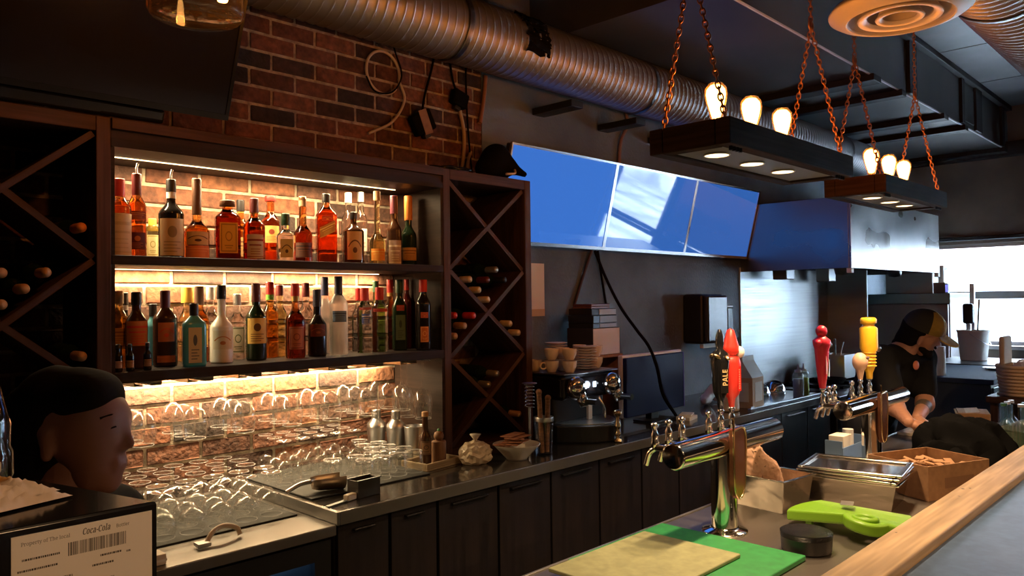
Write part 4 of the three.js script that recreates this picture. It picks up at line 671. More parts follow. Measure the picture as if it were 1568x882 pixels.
  // notices and dispensers
  const pn_ = thing('wall_notice', 'tall cream paper notice beside the wine rack post', 'notice', [3.235, 1.55, 0.002]); obj('sheet', bx(-0.055, 0.055, 0, 0.3, 0, 0.003), M.paper, pn_); obj('tape_strip', bx(-0.055, 0.055, 0.0, 0.04, 0.0031, 0.004), mat([0.55, 0.36, 0.18], 0.6), pn_);
  const td = thing('towel_dispenser', 'black wall towel dispenser between screens and steel wall', 'dispenser', [4.91, 1.3, 0.0]);
  obj('case', bx(-0.15, 0.15, 0.02, 0.37, 0.002, 0.16, 0.02), M.black, td); obj('cover', bx(-0.14, 0.14, 0.03, 0.36, 0.1605, 0.2, 0.018), mat([0.03, 0.032, 0.036], 0.25), td); obj('paper_tip', bx(-0.09, 0.09, -0.012, 0.019, 0.1, 0.13, 0.003), M.white, td);
  const sd = thing('soap_dispenser', 'slim black soap dispenser right of the towel dispenser', 'dispenser', [5.27, 1.27, 0.0]);
  obj('case', bx(-0.045, 0.045, 0.0, 0.3, 0.002, 0.1, 0.012), M.black, sd); obj('lid', bx(-0.045, 0.045, 0.3005, 0.315, 0.002, 0.1, 0.005), mat([0.3, 0.3, 0.31], 0.3), sd);
}
// ---------------------------------------------------------------- ducts
function spiralDuct(name, x0, x1, y, z, r, pitch, label, pm) {
  const pts = [], n = Math.round((x1 - x0) / pitch);
  for (let i = 0; i < n; i++) { const a = i * pitch; pts.push([r, a], [r, a + pitch * 0.62], [r + 0.006, a + pitch * 0.74], [r + 0.006, a + pitch * 0.86], [r, a + pitch * 0.98]); }
  const g = lathe(pts, 40); g.rotateZ(-Math.PI / 2); g.translate(0, 0, 0);
  const t = thing(name, label, 'duct', [x0, y, z]); obj('spiral_pipe', g, pm, t);
  for (const f of [0.22, 0.45, 0.7, 0.92]) obj('hanger_band', lathe([[r + 0.007, -0.015], [r + 0.009, -0.012], [r + 0.009, 0.012], [r + 0.007, 0.015]], 40).rotateZ(-Math.PI / 2).translate((x1 - x0) * f, 0, 0), M.darkSteel, t);
  return t;
}
const d1 = spiralDuct('spiral_duct', 0.9, 7.2, 2.88, 0.35, 0.148, 0.045, 'grey spiral air duct running above the screens along the wall', M.galv);
for (const f of [2.3, 2.9, 3.45]) obj('wall_bracket', bx(f, f + 0.1, -0.19, -0.152, -0.34, -0.05, 0.004), M.black, d1);
obj('black_wrap', (() => { const g = new THREE.CylinderGeometry(0.157, 0.157, 0.16, 32, 6, true, -1.2, 1.6); jitter(g, 0.02, 5); g.rotateZ(-Math.PI / 2); g.translate(1.82, 0, 0); return g; })(), M.blackMatte, d1);
const d2 = spiralDuct('spiral_duct', 2.4, 8.6, 3.05, 2.2, 0.25, 0.055, 'large grey spiral air duct near the ceiling over the bar', M.galv);
{
  const t = thing('ceiling_diffuser', 'round ringed air diffuser hanging under the large duct over the bar', 'vent', [2.85, 2.6, 2.07]); t.scale.setScalar(0.87);
  const w = mat([0.42, 0.4, 0.38], 0.45);
  obj('outer_cone', lathe([[0.15, 0.1], [0.19, 0.085], [0.25, 0.06], [0.265, 0.04], [0.262, 0.03], [0.235, 0.012], [0.2, 0.0], [0.194, 0.004], [0.19, 0.012]], 48), w, t);
  obj('throat', lathe([[0.19, 0.013], [0.172, 0.05], [0.15, 0.095]], 48), w, t);
  obj('middle_cone', lathe([[0.146, 0.02], [0.156, 0.01], [0.152, 0.003], [0.13, 0.008], [0.12, 0.018]], 48), w, t);
  obj('throat', lathe([[0.146, 0.021], [0.12, 0.07], [0.118, 0.07], [0.119, 0.019]], 48), w, t);
  obj('inner_cone', lathe([[0.082, 0.018], [0.09, 0.008], [0.087, 0.002], [0.07, 0.006], [0.062, 0.016]], 48), w, t);
  obj('throat', lathe([[0.082, 0.019], [0.065, 0.06], [0.062, 0.06], [0.061, 0.017]], 48), w, t);
  obj('core', lathe([[0, 0.09], [0.05, 0.095], [0.15, 0.1]], 32), w, t);
  obj('neck', lathe([[0.15, 0.1], [0.15, 0.2], [0.145, 0.262]], 32), M.galv, t);
}
// ---------------------------------------------------------------- chain-hung wooden lamps
const linkG = new THREE.TorusGeometry(0.0095, 0.0028, 6, 10); linkG.scale(0.75, 1.25, 1);
function chain(a, b) {
  const A = V(...a), B = V(...b), L = A.distanceTo(B), n = Math.max(2, Math.round(L / 0.0185)), gs = [], o = new THREE.Object3D(), q = new THREE.Quaternion().setFromUnitVectors(V(0, 1, 0), B.clone().sub(A).normalize());
  for (let i = 0; i < n; i++) { o.position.lerpVectors(A, B, (i + 0.5) / n); o.quaternion.copy(q).multiply(new THREE.Quaternion().setFromAxisAngle(V(0, 1, 0), (i % 2) * Math.PI / 2 + 0.5)); o.updateMatrix(); gs.push(linkG.clone().applyMatrix4(o.matrix)); }
  return merge(gs);
}
const bulbGlow = mat([1, 0.8, 0.5], 0.3, 0, { emissive: col(1, 0.7, 0.36), emissiveIntensity: 14 });
const bulbGlass = mat([1, 0.55, 0.2], 0.1, 0, { transmission: 1, thickness: 0, ior: 1.5 });
const ledGlow = mat([1, 0.9, 0.7], 0.3, 0, { emissive: col(1, 0.68, 0.38), emissiveIntensity: 4 });
const chainM = mat([0.32, 0.14, 0.06], 0.4, 0.9);
function woodLamp(x0, x1, z0, z1, bulbs, label) {
  const t = thing('pendant_lamp', label, 'pendant lamp', [x0, 2.06, z0]);
  const W = x1 - x0, D = z1 - z0, h = 0.075, b = 0.045;
  obj('beam', bx(0, W, 0, h, D - b, D, 0.004), M.woodLamp, t); obj('beam', bx(0, W, 0, h, 0, b, 0.004), M.woodLamp, t);
  obj('beam', bx(0, b, 0, h, b + 0.0005, D - b - 0.0005, 0.004), M.woodLamp, t); obj('beam', bx(W - b, W, 0, h, b + 0.0005, D - b - 0.0005, 0.004), M.woodLamp, t);
  obj('top_board', bx(b, W - b, 0.045, h, b, D - b), M.woodLamp, t); obj('panel', bx(b + 0.001, W - b - 0.001, 0.008, 0.02, b + 0.001, D - b - 0.001), mat([0.2, 0.19, 0.18], 0.4), t);
  for (const s of [0.04, W - 0.1]) obj('end_hook_rail', [0, 1, 2, 3].map((i) => cyl(0.006, 0.006, 0.02, s + i * 0.018, -0.012, D - 0.02, 8)), M.black, t);
  for (const bx_ of bulbs) {
    const x = bx_ - x0, z = D / 2;
    const bu = obj('bulb', lathe([[0.014, 0.03], [0.018, 0.045], [0.029, 0.085], [0.034, 0.11], [0.032, 0.128], [0.021, 0.143], [0, 0.148]], 24).translate(x, h, z), bulbGlass, t);
    obj('filament_glow', lathe([[0, 0.036], [0.012, 0.04], [0.0245, 0.085], [0.029, 0.11], [0.027, 0.125], [0.017, 0.137], [0, 0.141]], 24).translate(x, h, z), bulbGlow, bu);
    obj('socket', cyl(0.017, 0.016, 0.03, x, h, z, 18), M.brass, bu);
    const P = new THREE.PointLight(col(1, 0.48, 0.14), 0.3); P.position.set(bx_, 2.06 + h + 0.1, z0 + z); P.castShadow = true; scene.add(P);
    const dl = obj('downlight', cyl(0.035, 0.035, 0.004, x, 0.004, z, 28), ledGlow, t); obj('trim_ring', new THREE.TorusGeometry(0.037, 0.003, 8, 28).rotateX(Math.PI / 2).translate(x, 0.005, z), M.white, dl);
    const S = new THREE.SpotLight(col(1, 0.66, 0.36), 3.6, 0, 0.95, 0.6); S.position.set(bx_, 2.055, z0 + z); S.target.position.set(bx_, 0, z0 + z); S.castShadow = true; S.shadow.radius = 1.7; scene.add(S, S.target);
  }
  for (const ex of [0.03, W - 0.03]) {
    const ap = [ex, 0.56, D / 2];
    obj('chain', chain([ex, h, 0.03], ap), chainM, t); obj('chain', chain([ex, h, D - 0.03], ap), chainM, t); obj('chain', chain(ap, [ex, CEIL - 2.06, D / 2]), chainM, t);
    obj('ring', new THREE.TorusGeometry(0.018, 0.004, 8, 18).translate(ex, 0.565, D / 2), chainM, t);
  }
  return t;
}
woodLamp(1.90, 2.78, 1.67, 1.93, [2.06, 2.28, 2.50], 'wooden beam lamp on chains with three glowing bulbs, nearer the camera');
woodLamp(3.26, 4.10, 1.63, 1.88, [3.46, 3.68, 3.88], 'wooden beam lamp on chains with three glowing bulbs, nearer the kitchen hood');
{ // amber glass pendant before the big television
  const t = thing('glass_pendant', 'amber glass pendant lamp hanging before the large television', 'pendant lamp', [0.855, 2.375, 0.985]);
  obj('shade', lathe([[0.0, 0.0], [0.06, 0.002], [0.11, 0.01], [0.118, 0.022], [0.112, 0.2], [0.09, 0.28], [0.04, 0.33], [0.02, 0.335]], 36), mat([1, 0.62, 0.3], 0.05, 0, { transmission: 1, thickness: 0, ior: 1.5 }), t);
  const bu = obj('bulb', lathe([[0, 0.05], [0.012, 0.052], [0.02, 0.075], [0.017, 0.11], [0.012, 0.135]], 20).translate(0.05, 0.0, 0.045), bulbGlow, t); obj('socket', cyl(0.013, 0.014, 0.05, 0.05, 0.135, 0.045, 16), M.brass, bu);
  obj('cap', lathe([[0.042, 0.33], [0.03, 0.36], [0, 0.365]], 20), M.brass, t); obj('cord', cyl(0.004, 0.004, CEIL - 2.375 - 0.365, 0, 0.365, 0, 8), M.blackMatte, t);
  const P = new THREE.PointLight(col(1, 0.48, 0.14), 0.38); P.position.set(0.905, 2.375 + 0.09, 1.03); scene.add(P);
}
// ---------------------------------------------------------------- kitchen end
{
  const hd = thing('kitchen_hood', 'large stainless steel kitchen hood at the end of the wall', 'hood', [5.62, 1.845, 0]);
  const W = 2.1, D = 0.86, H = 0.52, s = 0.015;
  obj('front_panel', bx(0, W, 0, H, D - s, D, 0.003), M.hoodSteel, hd); obj('side_panel', bx(0, s, 0, H, 0.002, D - s - 0.0005, 0.003), M.hoodSteel, hd); obj('side_panel', bx(W - s, W, 0, H, 0.002, D - s - 0.0005, 0.003), M.hoodSteel, hd); obj('top_panel', bx(s, W - s, H - s, H, 0.002, D - s), M.hoodSteel, hd);
  obj('filter_bank', bx(s, W - s, 0.06, 0.08, 0.05, D - 0.05), M.darkSteel, hd);
  for (const x of [0.0, W - 0.04]) obj('corner_clip', bx(x, x + 0.045, -0.035, -0.0005, D - 0.035, D, 0.004), M.white, hd);
  obj('grease_cup', bx(0.35, 0.5, -0.06, 0.05, 0.1, 0.22, 0.01), M.darkSteel, hd); obj('grease_cup', bx(1.2, 1.35, -0.07, 0.05, 0.1, 0.22, 0.01), M.steel, hd); obj('lamp_cage', lathe([[0, -0.06], [0.05, -0.05], [0.06, 0], [0.05, 0.05]], 20).translate(0.45, 0.02, 0.62), M.darkSteel, hd); obj('lamp_cage', lathe([[0, -0.06], [0.05, -0.05], [0.06, 0], [0.05, 0.05]], 20).translate(1.65, 0.02, 0.62), M.darkSteel, hd);
  const bs = struct('wall_steel', bx(5.605, 7.3, 0.9, 1.88, 0.0005, 0.006), M.steelBrushed); obj('panel', bx(7.3, 7.306, 0.9, 1.88, 0.0005, 0.36), M.steelBrushed, bs); obj('edge_trim', bx(5.598, 5.606, 0.9, 1.88, 0.0005, 0.012), mat([0.6, 0.65, 0.68], 0.4, 0.6), bs); obj('edge_trim', bx(7.29, 7.31, 0.9, 1.88, 0.36, 0.372), mat([0.5, 0.6, 0.6], 0.4, 0.6), bs);
  const st = thing('cooking_range', 'black steel cooking range below the kitchen hood', 'range', [5.62, 0, 0.04]);
  obj('body', bx(0, 1.66, 0.05, 0.88, 0, 0.7, 0.01), M.darkSteel, st); obj('cooktop', bx(-0.005, 1.665, 0.8805, 0.92, 0, 0.72, 0.006), M.black, st); for (let i = 0; i < 4; i++) { obj('grate', [bx(0.06 + i * 0.4, 0.4 + i * 0.4, 0.92, 0.94, 0.1, 0.115), bx(0.06 + i * 0.4, 0.4 + i * 0.4, 0.92, 0.94, 0.55, 0.565), bx(0.06 + i * 0.4, 0.075 + i * 0.4, 0.92, 0.94, 0.1, 0.565), bx(0.385 + i * 0.4, 0.4 + i * 0.4, 0.92, 0.94, 0.1, 0.565)], M.blackMatte, st); obj('knob', cyl(0.022, 0.02, 0.03, 0.23 + i * 0.4, 0.83, 0.7, 16, 'z'), M.black, st); }
  const pan = thing('frying_pan', 'black pan with yellow handle standing on the cooking range', 'pan', [6.3, 0.941, 0.42], 0.6); obj('dish', lathe([[0, 0], [0.1, 0], [0.125, 0.04], [0.122, 0.04], [0.097, 0.004], [0, 0.004]], 28), M.black, pan); obj('handle', tube([[0.11, 0.03, 0], [0.18, 0.08, 0.02], [0.27, 0.16, 0.04]], 0.02, 16, 10), M.yellow, pan);
  const gb = thing('steel_caddy', 'grey steel box holding utensils on the cooking range', 'box', [6.78, 0.941, 0.3]); obj('box', [bx(-0.12, 0.12, 0, 0.005, -0.1, 0.1), bx(-0.12, 0.12, 0.005, 0.2, -0.1, -0.095), bx(-0.12, 0.12, 0.005, 0.2, 0.095, 0.1), bx(-0.12, -0.115, 0.005, 0.2, -0.095, 0.095), bx(0.115, 0.12, 0.005, 0.2, -0.095, 0.095)], M.steelFlat, gb); obj('ladle', tube([[-0.04, 0.02, 0], [-0.06, 0.2, 0.0], [-0.09, 0.34, 0.01]], 0.008, 12, 8), M.steel, gb); obj('tongs', tube([[0.05, 0.02, 0], [0.06, 0.2, 0.0], [0.1, 0.3, 0.01]], 0.006, 12, 8), M.steel, gb);
  const fr = thing('steel_refrigerator', 'grey steel refrigerator beyond the hood below the shelf', 'refrigerator', [7.95, 0, 0.06]);
  obj('cabinet', bx(0, 0.7, 0.08, 1.64, 0, 0.82, 0.008), mat([0.3, 0.29, 0.29], 0.4, 0.7), fr); obj('door', bx(-0.03, -0.001, 0.1, 1.56, 0.01, 0.81, 0.01), mat([0.32, 0.31, 0.31], 0.38, 0.7), fr); obj('top_trim', bx(-0.03, 0.7, 1.565, 1.66, 0, 0.83, 0.006), mat([0.35, 0.45, 0.45], 0.3, 0.8), fr); obj('handle', bx(-0.055, -0.031, 0.8, 1.2, 0.72, 0.75, 0.008), M.steel, fr); obj('foot', bx(0.05, 0.1, 0, 0.08, 0.05, 0.1), M.black, fr); obj('foot', bx(0.6, 0.65, 0, 0.08, 0.05, 0.1), M.black, fr); obj('foot', bx(0.05, 0.1, 0, 0.08, 0.72, 0.77), M.black, fr); obj('foot', bx(0.6, 0.65, 0, 0.08, 0.72, 0.77), M.black, fr);
  const gbx = thing('storage_box', 'large beige grey storage box on top of the refrigerator', 'box', [8.0, 1.661, 0.3]); obj('bin', bx(0, 0.5, 0, 0.24, 0, 0.42, 0.01), mat([0.3, 0.26, 0.24], 0.6), gbx); obj('lid', bx(-0.01, 0.51, 0.2405, 0.26, -0.01, 0.43, 0.006), mat([0.28, 0.25, 0.23], 0.6), gbx);
  const hs = thing('plastic_bin', 'small brown bin with a white roll on the refrigerator edge', 'bin', [7.99, 1.661, 0.76]); obj('bin', bx(-0.04, 0.06, 0, 0.1, -0.02, 0.08, 0.006), mat([0.12, 0.06, 0.04], 0.6), hs); obj('roll', cyl(0.025, 0.025, 0.16, 0.0, 0.101, 0.04, 16), M.white, hs);
  const bb = thing('blue_timer', 'small violet blue lit timer at the refrigerator corner', 'timer', [7.955, 1.661, 0.86]); obj('case', bx(-0.03, 0.03, 0, 0.09, -0.012, 0.012, 0.004), M.black, bb); obj('display', bx(-0.033, -0.0303, 0.01, 0.08, -0.01, 0.01), mat([0.3, 0.3, 0.8], 0.4, 0, { emissive: col(0.25, 0.25, 0.9), emissiveIntensity: 0.8 }), bb);
  const po = thing('steel_post', 'bright steel shelf post standing before the window', 'post', [8.3, 0, 0.98]); obj('upright', bx(-0.02, 0.02, 0, 1.75, -0.02, 0.02, 0.004), M.steelFlat, po); obj('foot_plate', bx(-0.04, 0.04, 0, 0.01, -0.04, 0.04), M.steel, po);
}

// lamps over the guests' side of the room, behind the camera
for (const [x, l] of [[0.55, 'black dome pendant over the guest side near the cooler box'], [2.3, 'black dome pendant over the guest side behind the bar middle'], [4.1, 'black dome pendant over the guest side nearer the windows']]) {
  const t = thing('dome_pendant', l, 'pendant lamp', [x, 2.25, 3.42]);
  obj('dome', lathe([[0.17, 0], [0.165, 0.05], [0.12, 0.12], [0.04, 0.16], [0.0, 0.162]], 32), M.black, t); obj('cord', cyl(0.004, 0.004, CEIL - 2.25 - 0.162, 0, 0.162, 0, 8), M.blackMatte, t);
  const b = obj('bulb', new THREE.SphereGeometry(0.035, 20, 14).translate(0, 0.085, 0), bulbGlow, t); obj('socket', cyl(0.016, 0.016, 0.04, 0, 0.115, 0, 16), M.brass, b);
  const P = new THREE.PointLight(col(1, 0.58, 0.28), 3.2); P.position.set(x, 2.335, 3.42); scene.add(P);
}
// ---------------------------------------------------------------- front bar
const WY = 0.86;
{
  const b = thing('front_bar', 'long bar with pale wooden ledge running along the near side', 'bar counter', [-2.6, 0, 2.29]);
  const L = 11.0;
  obj('ledge', bx(0, L, 1.03, 1.07, 0, 0.1, 0.006), M.oak, b);
  obj('bar_top', bx(0, L, 1.0, 1.048, 0.1005, 0.56, 0.004), M.barTop, b);
  obj('bar_wall', bx(0, L, 0, 0.999, 0.11, 0.24), M.barFront, b);
  obj('inner_wall', bx(0, L, 0, 1.029, 0.0, 0.02), M.black, b);
  const u = thing('work_bench', 'steel underbar work bench behind the wooden ledge', 'bench', [-1.5, 0, 1.45]);
  obj('bench_top', bx(0, 6.86, WY - 0.03, WY, 0, 0.838, 0.004), mat([0.3, 0.27, 0.24], 0.32, 0.9, { bumpMap: warp, bumpScale: 0.003 }), u);
  obj('front_lip', bx(0, 6.86, WY - 0.05, WY + 0.004, -0.012, -0.0005, 0.003), M.counter, u);
  obj('bench_front', bx(0, 6.86, 0.05, WY - 0.051, 0.03, 0.05), M.black, u);
}
// cutting boards
{
  const gm = mat([0.02, 0.24, 0.06], 0.55, 0, { map: fineTex }), lm = mat([0.27, 0.28, 0.14], 0.6, 0, { map: fineTex });
  const a = thing('cutting_board', 'bright green plastic cutting board on the bench', 'cutting board', [1.74, WY + 0.0005, 1.47]); obj('board', bx(0, 0.5, 0, 0.016, 0, 0.5, 0.004), gm, a);
  const b = thing('cutting_board', 'pale green beige cutting board lying on the green one', 'cutting board', [1.62, WY + 0.017, 1.5], 0.0); obj('board', bx(0, 0.47, 0, 0.012, 0, 0.34, 0.004), lm, b);
}
// beer towers
function faucet(parent, x, y, z, hm) {
  const f = obj('faucet', [cyl(0.011, 0.011, 0.06, x, y, z - 0.06, 14, 'z'), lathe([[0, -0.005], [0.012, 0], [0.014, 0.015], [0.01, 0.025], [0.013, 0.04], [0.008, 0.05], [0.007, 0.06], [0.012, 0.066], [0.012, 0.074], [0.006, 0.08], [0, 0.081]], 16).translate(x, y, z - 0.065), tube([[x, y, z - 0.06], [x, y - 0.02, z - 0.085], [x, y - 0.06, z - 0.1]], 0.009, 12, 10)], M.chrome, parent);
  obj('lever_collar', lathe([[0.009, 0.0], [0.013, 0.006], [0.009, 0.012]], 14).translate(x, y + 0.03, z - 0.065), M.brass, f); return f;
}
function tower(x, y0, x0, x1, yt, z, label) {
  const t = thing('beer_tower', label, 'beer tower', [0, 0, 0]);
  obj('base_flange', lathe([[0, y0], [0.075, y0], [0.075, y0 + 0.008], [0.05, y0 + 0.014], [0.045, y0 + 0.02]], 32).translate(x, 0, z), M.chrome, t);
  obj('column', lathe([[0.043, y0 + 0.01], [0.043, yt - 0.02]], 36).translate(x, 0, z), M.chrome, t);
  const r = 0.042; const g = lathe([[0, 0], [r - 0.006, 0], [r, 0.006], [r, x1 - x0 - 0.006], [r - 0.006, x1 - x0], [0, x1 - x0]], 36); g.rotateZ(-Math.PI / 2); g.translate(x0, yt, z); obj('cross_tube', g, M.chrome, t);
  const s = new THREE.Shape(); s.moveTo(-0.036, 0.05); s.lineTo(0.036, 0.05); s.lineTo(0.036, -0.1); s.quadraticCurveTo(0.034, -0.17, 0, -0.175); s.quadraticCurveTo(-0.034, -0.17, -0.036, -0.1); s.closePath();
  const pl = obj('badge_plate', new THREE.ExtrudeGeometry(s, { depth: 0.012, bevelEnabled: true, bevelSize: 0.003, bevelThickness: 0.003, bevelSegments: 2 }).translate(x, yt, z + 0.044), mat([0.22, 0.09, 0.05], 0.2, 0.6), t);
  const rim = []; for (const p of s.getPoints(14)) rim.push([x + p.x, yt + p.y, z + 0.058]); rim.push(rim[0]); obj('plate_rim', tube(rim, 0.004, 90, 6), M.brass, pl);
  return t;
}
{
  const tz = 1.65, t1 = tower(2.34, WY, 2.03, 2.71, 1.155, tz, 'chrome beer tower with black and red tap handles, nearer the boards');
  for (const x of [2.085, 2.165, 2.245, 2.42, 2.505, 2.585]) faucet(t1, x, 1.165, tz - 0.035);
  // black handle reading PALE
  const hb = obj('tap_handle', lathe([[0, 0], [0.01, 0], [0.012, 0.03], [0.026, 0.06], [0.03, 0.12], [0.034, 0.17], [0.03, 0.2], [0.012, 0.215], [0.016, 0.235], [0.014, 0.262], [0.006, 0.285], [0, 0.287]], 20).translate(2.505, 1.242, tz - 0.1), M.blackGloss, t1); hb.userData.label = 'black tap handle with gold lettering';
  obj('gold_leaf_band', [0, 1, 2, 3, 4].map((i) => new THREE.SphereGeometry(0.016, 10, 8).scale(1.4, 0.5, 0.7).rotateZ(0.5).rotateY(i * 1.2).translate(2.505 + 0.026 * Math.cos(i * 1.25 + 0.4), 1.242 + 0.188, tz - 0.1 + 0.026 * Math.sin(i * 1.25 + 0.4))), M.brass, hb);
  const pt = canvasTex(256, 64, (g, w, h) => { g.fillStyle = '#0a0909'; g.fillRect(0, 0, w, h); g.fillStyle = '#c8a878'; g.font = 'bold 60px sans-serif'; g.textAlign = 'center'; g.textBaseline = 'middle'; g.fillText('PALE', w / 2, h / 2 + 4, w - 20); });
  { const g = new THREE.PlaneGeometry(0.11, 0.03, 8, 4); const p = g.attributes.position; for (let i = 0; i < p.count; i++) p.setZ(i, -p.getY(i) * p.getY(i) * 14); g.rotateZ(Math.PI / 2); g.rotateY(-0.55); g.translate(2.505 - 0.0175, 1.242 + 0.115, tz - 0.1 + 0.029); obj('lettering', g, mat([1, 1, 1], 0.4, 0, { map: pt }), hb); }
  const hr = obj('tap_handle', lathe([[0, 0], [0.01, 0], [0.014, 0.03], [0.03, 0.05], [0.033, 0.1], [0.036, 0.16], [0.03, 0.18], [0.02, 0.19], [0.032, 0.2], [0.03, 0.22], [0.02, 0.255], [0.013, 0.28], [0, 0.287]], 20).translate(2.585, 1.242, tz - 0.1), M.red, t1); hr.userData.label = 'bright red tap handle with white emblem';
  obj('white_emblem', new THREE.SphereGeometry(0.022, 16, 12).scale(0.6, 1, 1).translate(2.6, 1.242 + 0.2, tz - 0.075), M.white, hr);
  const rt = canvasTex(256, 48, (g, w, h) => { g.fillStyle = '#c01408'; g.fillRect(0, 0, w, h); g.fillStyle = '#d88070'; for (let i = 0; i < 9; i++) g.fillRect(20 + i * 24, 14, 15, 20); });
  { const g = new THREE.PlaneGeometry(0.09, 0.016); g.rotateZ(Math.PI / 2); g.rotateY(-0.3); g.translate(2.585 - 0.003, 1.242 + 0.105, tz - 0.1 + 0.0352); obj('print_band', g, mat([1, 1, 1], 0.4, 0, { map: rt }), hr); }

  const t2 = tower(3.70, WY, 3.36, 4.12, 1.148, tz, 'chrome beer tower with pink red and yellow handles, nearer the bartender');
  for (const x of [3.4, 3.47, 3.53, 3.74, 3.85, 3.97]) faucet(t2, x, 1.16, tz - 0.035);
  const h2 = mat([0.55, 0.02, 0.05], 0.35);
  const pk = obj('tap_handle', [lathe([[0, 0], [0.014, 0], [0.018, 0.03], [0.024, 0.08], [0.03, 0.17], [0.036, 0.19], [0.038, 0.21], [0.02, 0.225], [0.012, 0.235], [0, 0.236]], 20), new THREE.SphereGeometry(0.024, 16, 14).scale(1, 1.1, 1).translate(0, 0.25, 0), new THREE.SphereGeometry(0.02, 12, 10).scale(1.3, 0.8, 0.8).translate(-0.028, 0.2, 0)].map((g) => clean(g).translate(3.4, 1.238, tz - 0.1)), h2, t2); pk.userData.label = 'pink red figure shaped tap handle';
  obj('silver_trim', [new THREE.SphereGeometry(0.016, 12, 10).translate(3.424, 1.238 + 0.19, tz - 0.08), new THREE.SphereGeometry(0.009, 10, 8).translate(3.425, 1.238 + 0.155, tz - 0.085)], M.chrome, pk);
  obj('lettering_bar', bx(3.385, 3.397, 1.3, 1.38, tz - 0.077, tz - 0.0745).rotateY(0), mat([0.7, 0.3, 0.3], 0.4), pk);
  const yl = obj('tap_handle', [lathe([[0, 0], [0.014, 0], [0.016, 0.03], [0.028, 0.06], [0.03, 0.13], [0.042, 0.15], [0.042, 0.25], [0.028, 0.262], [0.028, 0.27], [0.038, 0.275], [0.038, 0.295], [0.03, 0.303], [0, 0.305]], 18)].map((g) => clean(g).translate(3.97, 1.232, tz - 0.1)), M.yellow, t2); yl.userData.label = 'yellow tap handle with ridged top';
  obj('ridge', [0, 1, 2, 3, 4].map((i) => new THREE.TorusGeometry(0.031, 0.004, 6, 18).rotateX(Math.PI / 2).translate(3.97, 1.232 + 0.065 + i * 0.016, tz - 0.1)), M.yellow, yl); obj('silver_knob', new THREE.SphereGeometry(0.018, 12, 10).translate(4.0, 1.232 + 0.15, tz - 0.07), M.chrome, yl);
  const bg = obj('tap_handle', [new THREE.SphereGeometry(0.036, 20, 16).scale(1, 1.25, 1).translate(3.85, 1.238 + 0.085, tz - 0.1), cyl(0.01, 0.02, 0.05, 3.85, 1.238, tz - 0.1, 14)], mat([0.55, 0.33, 0.22], 0.45), t2); bg.userData.label = 'beige rounded tap handle'; obj('dark_patch', new THREE.SphereGeometry(0.02, 12, 10).scale(1, 0.5, 0.4).translate(3.86, 1.238 + 0.105, tz - 0.07), mat([0.12, 0.06, 0.04], 0.5), bg);
}
// pans and containers on the bench
function gnPan(t, w, d, h, m, tape = 0.88) {              // open pan: outer and inner shell with rolled rim
  const shell = (s, y0, inset) => { const gs = []; const W = w / 2 - inset, D = d / 2 - inset, w2 = W * s, d2 = D * s; const q = (a, b, c, e) => { const g = new THREE.BufferGeometry(); g.setAttribute('position', new THREE.Float32BufferAttribute([...a, ...b, ...c, ...a, ...c, ...e], 3)); g.setAttribute('uv', new THREE.Float32BufferAttribute([0, 0, 1, 0, 1, 1, 0, 0, 1, 1, 0, 1], 2)); g.computeVertexNormals(); gs.push(g); }; const T = [[-W, h, -D], [W, h, -D], [W, h, D], [-W, h, D]], B = [[-w2, y0, -d2], [w2, y0, -d2], [w2, y0, d2], [-w2, y0, d2]]; for (let i = 0; i < 4; i++) { const j = (i + 1) % 4; q(T[i], T[j], B[j], B[i]); } q(B[0], B[1], B[2], B[3]); return gs; };
  obj('pan_wall', [...shell(tape, 0, 0.012), ...shell(tape, 0.003, 0.014)], m, t);
  obj('rolled_rim', [bx(-w / 2, w / 2, h - 0.003, h + 0.002, -d / 2, -d / 2 + 0.014, 0.002), bx(-w / 2, w / 2, h - 0.003, h + 0.002, d / 2 - 0.014, d / 2, 0.002), bx(-w / 2, -w / 2 + 0.014, h - 0.003, h + 0.002, -d / 2 + 0.014, d / 2 - 0.014, 0.002), bx(w / 2 - 0.014, w / 2, h - 0.003, h + 0.002, -d / 2 + 0.014, d / 2 - 0.014, 0.002)], m, t);
}
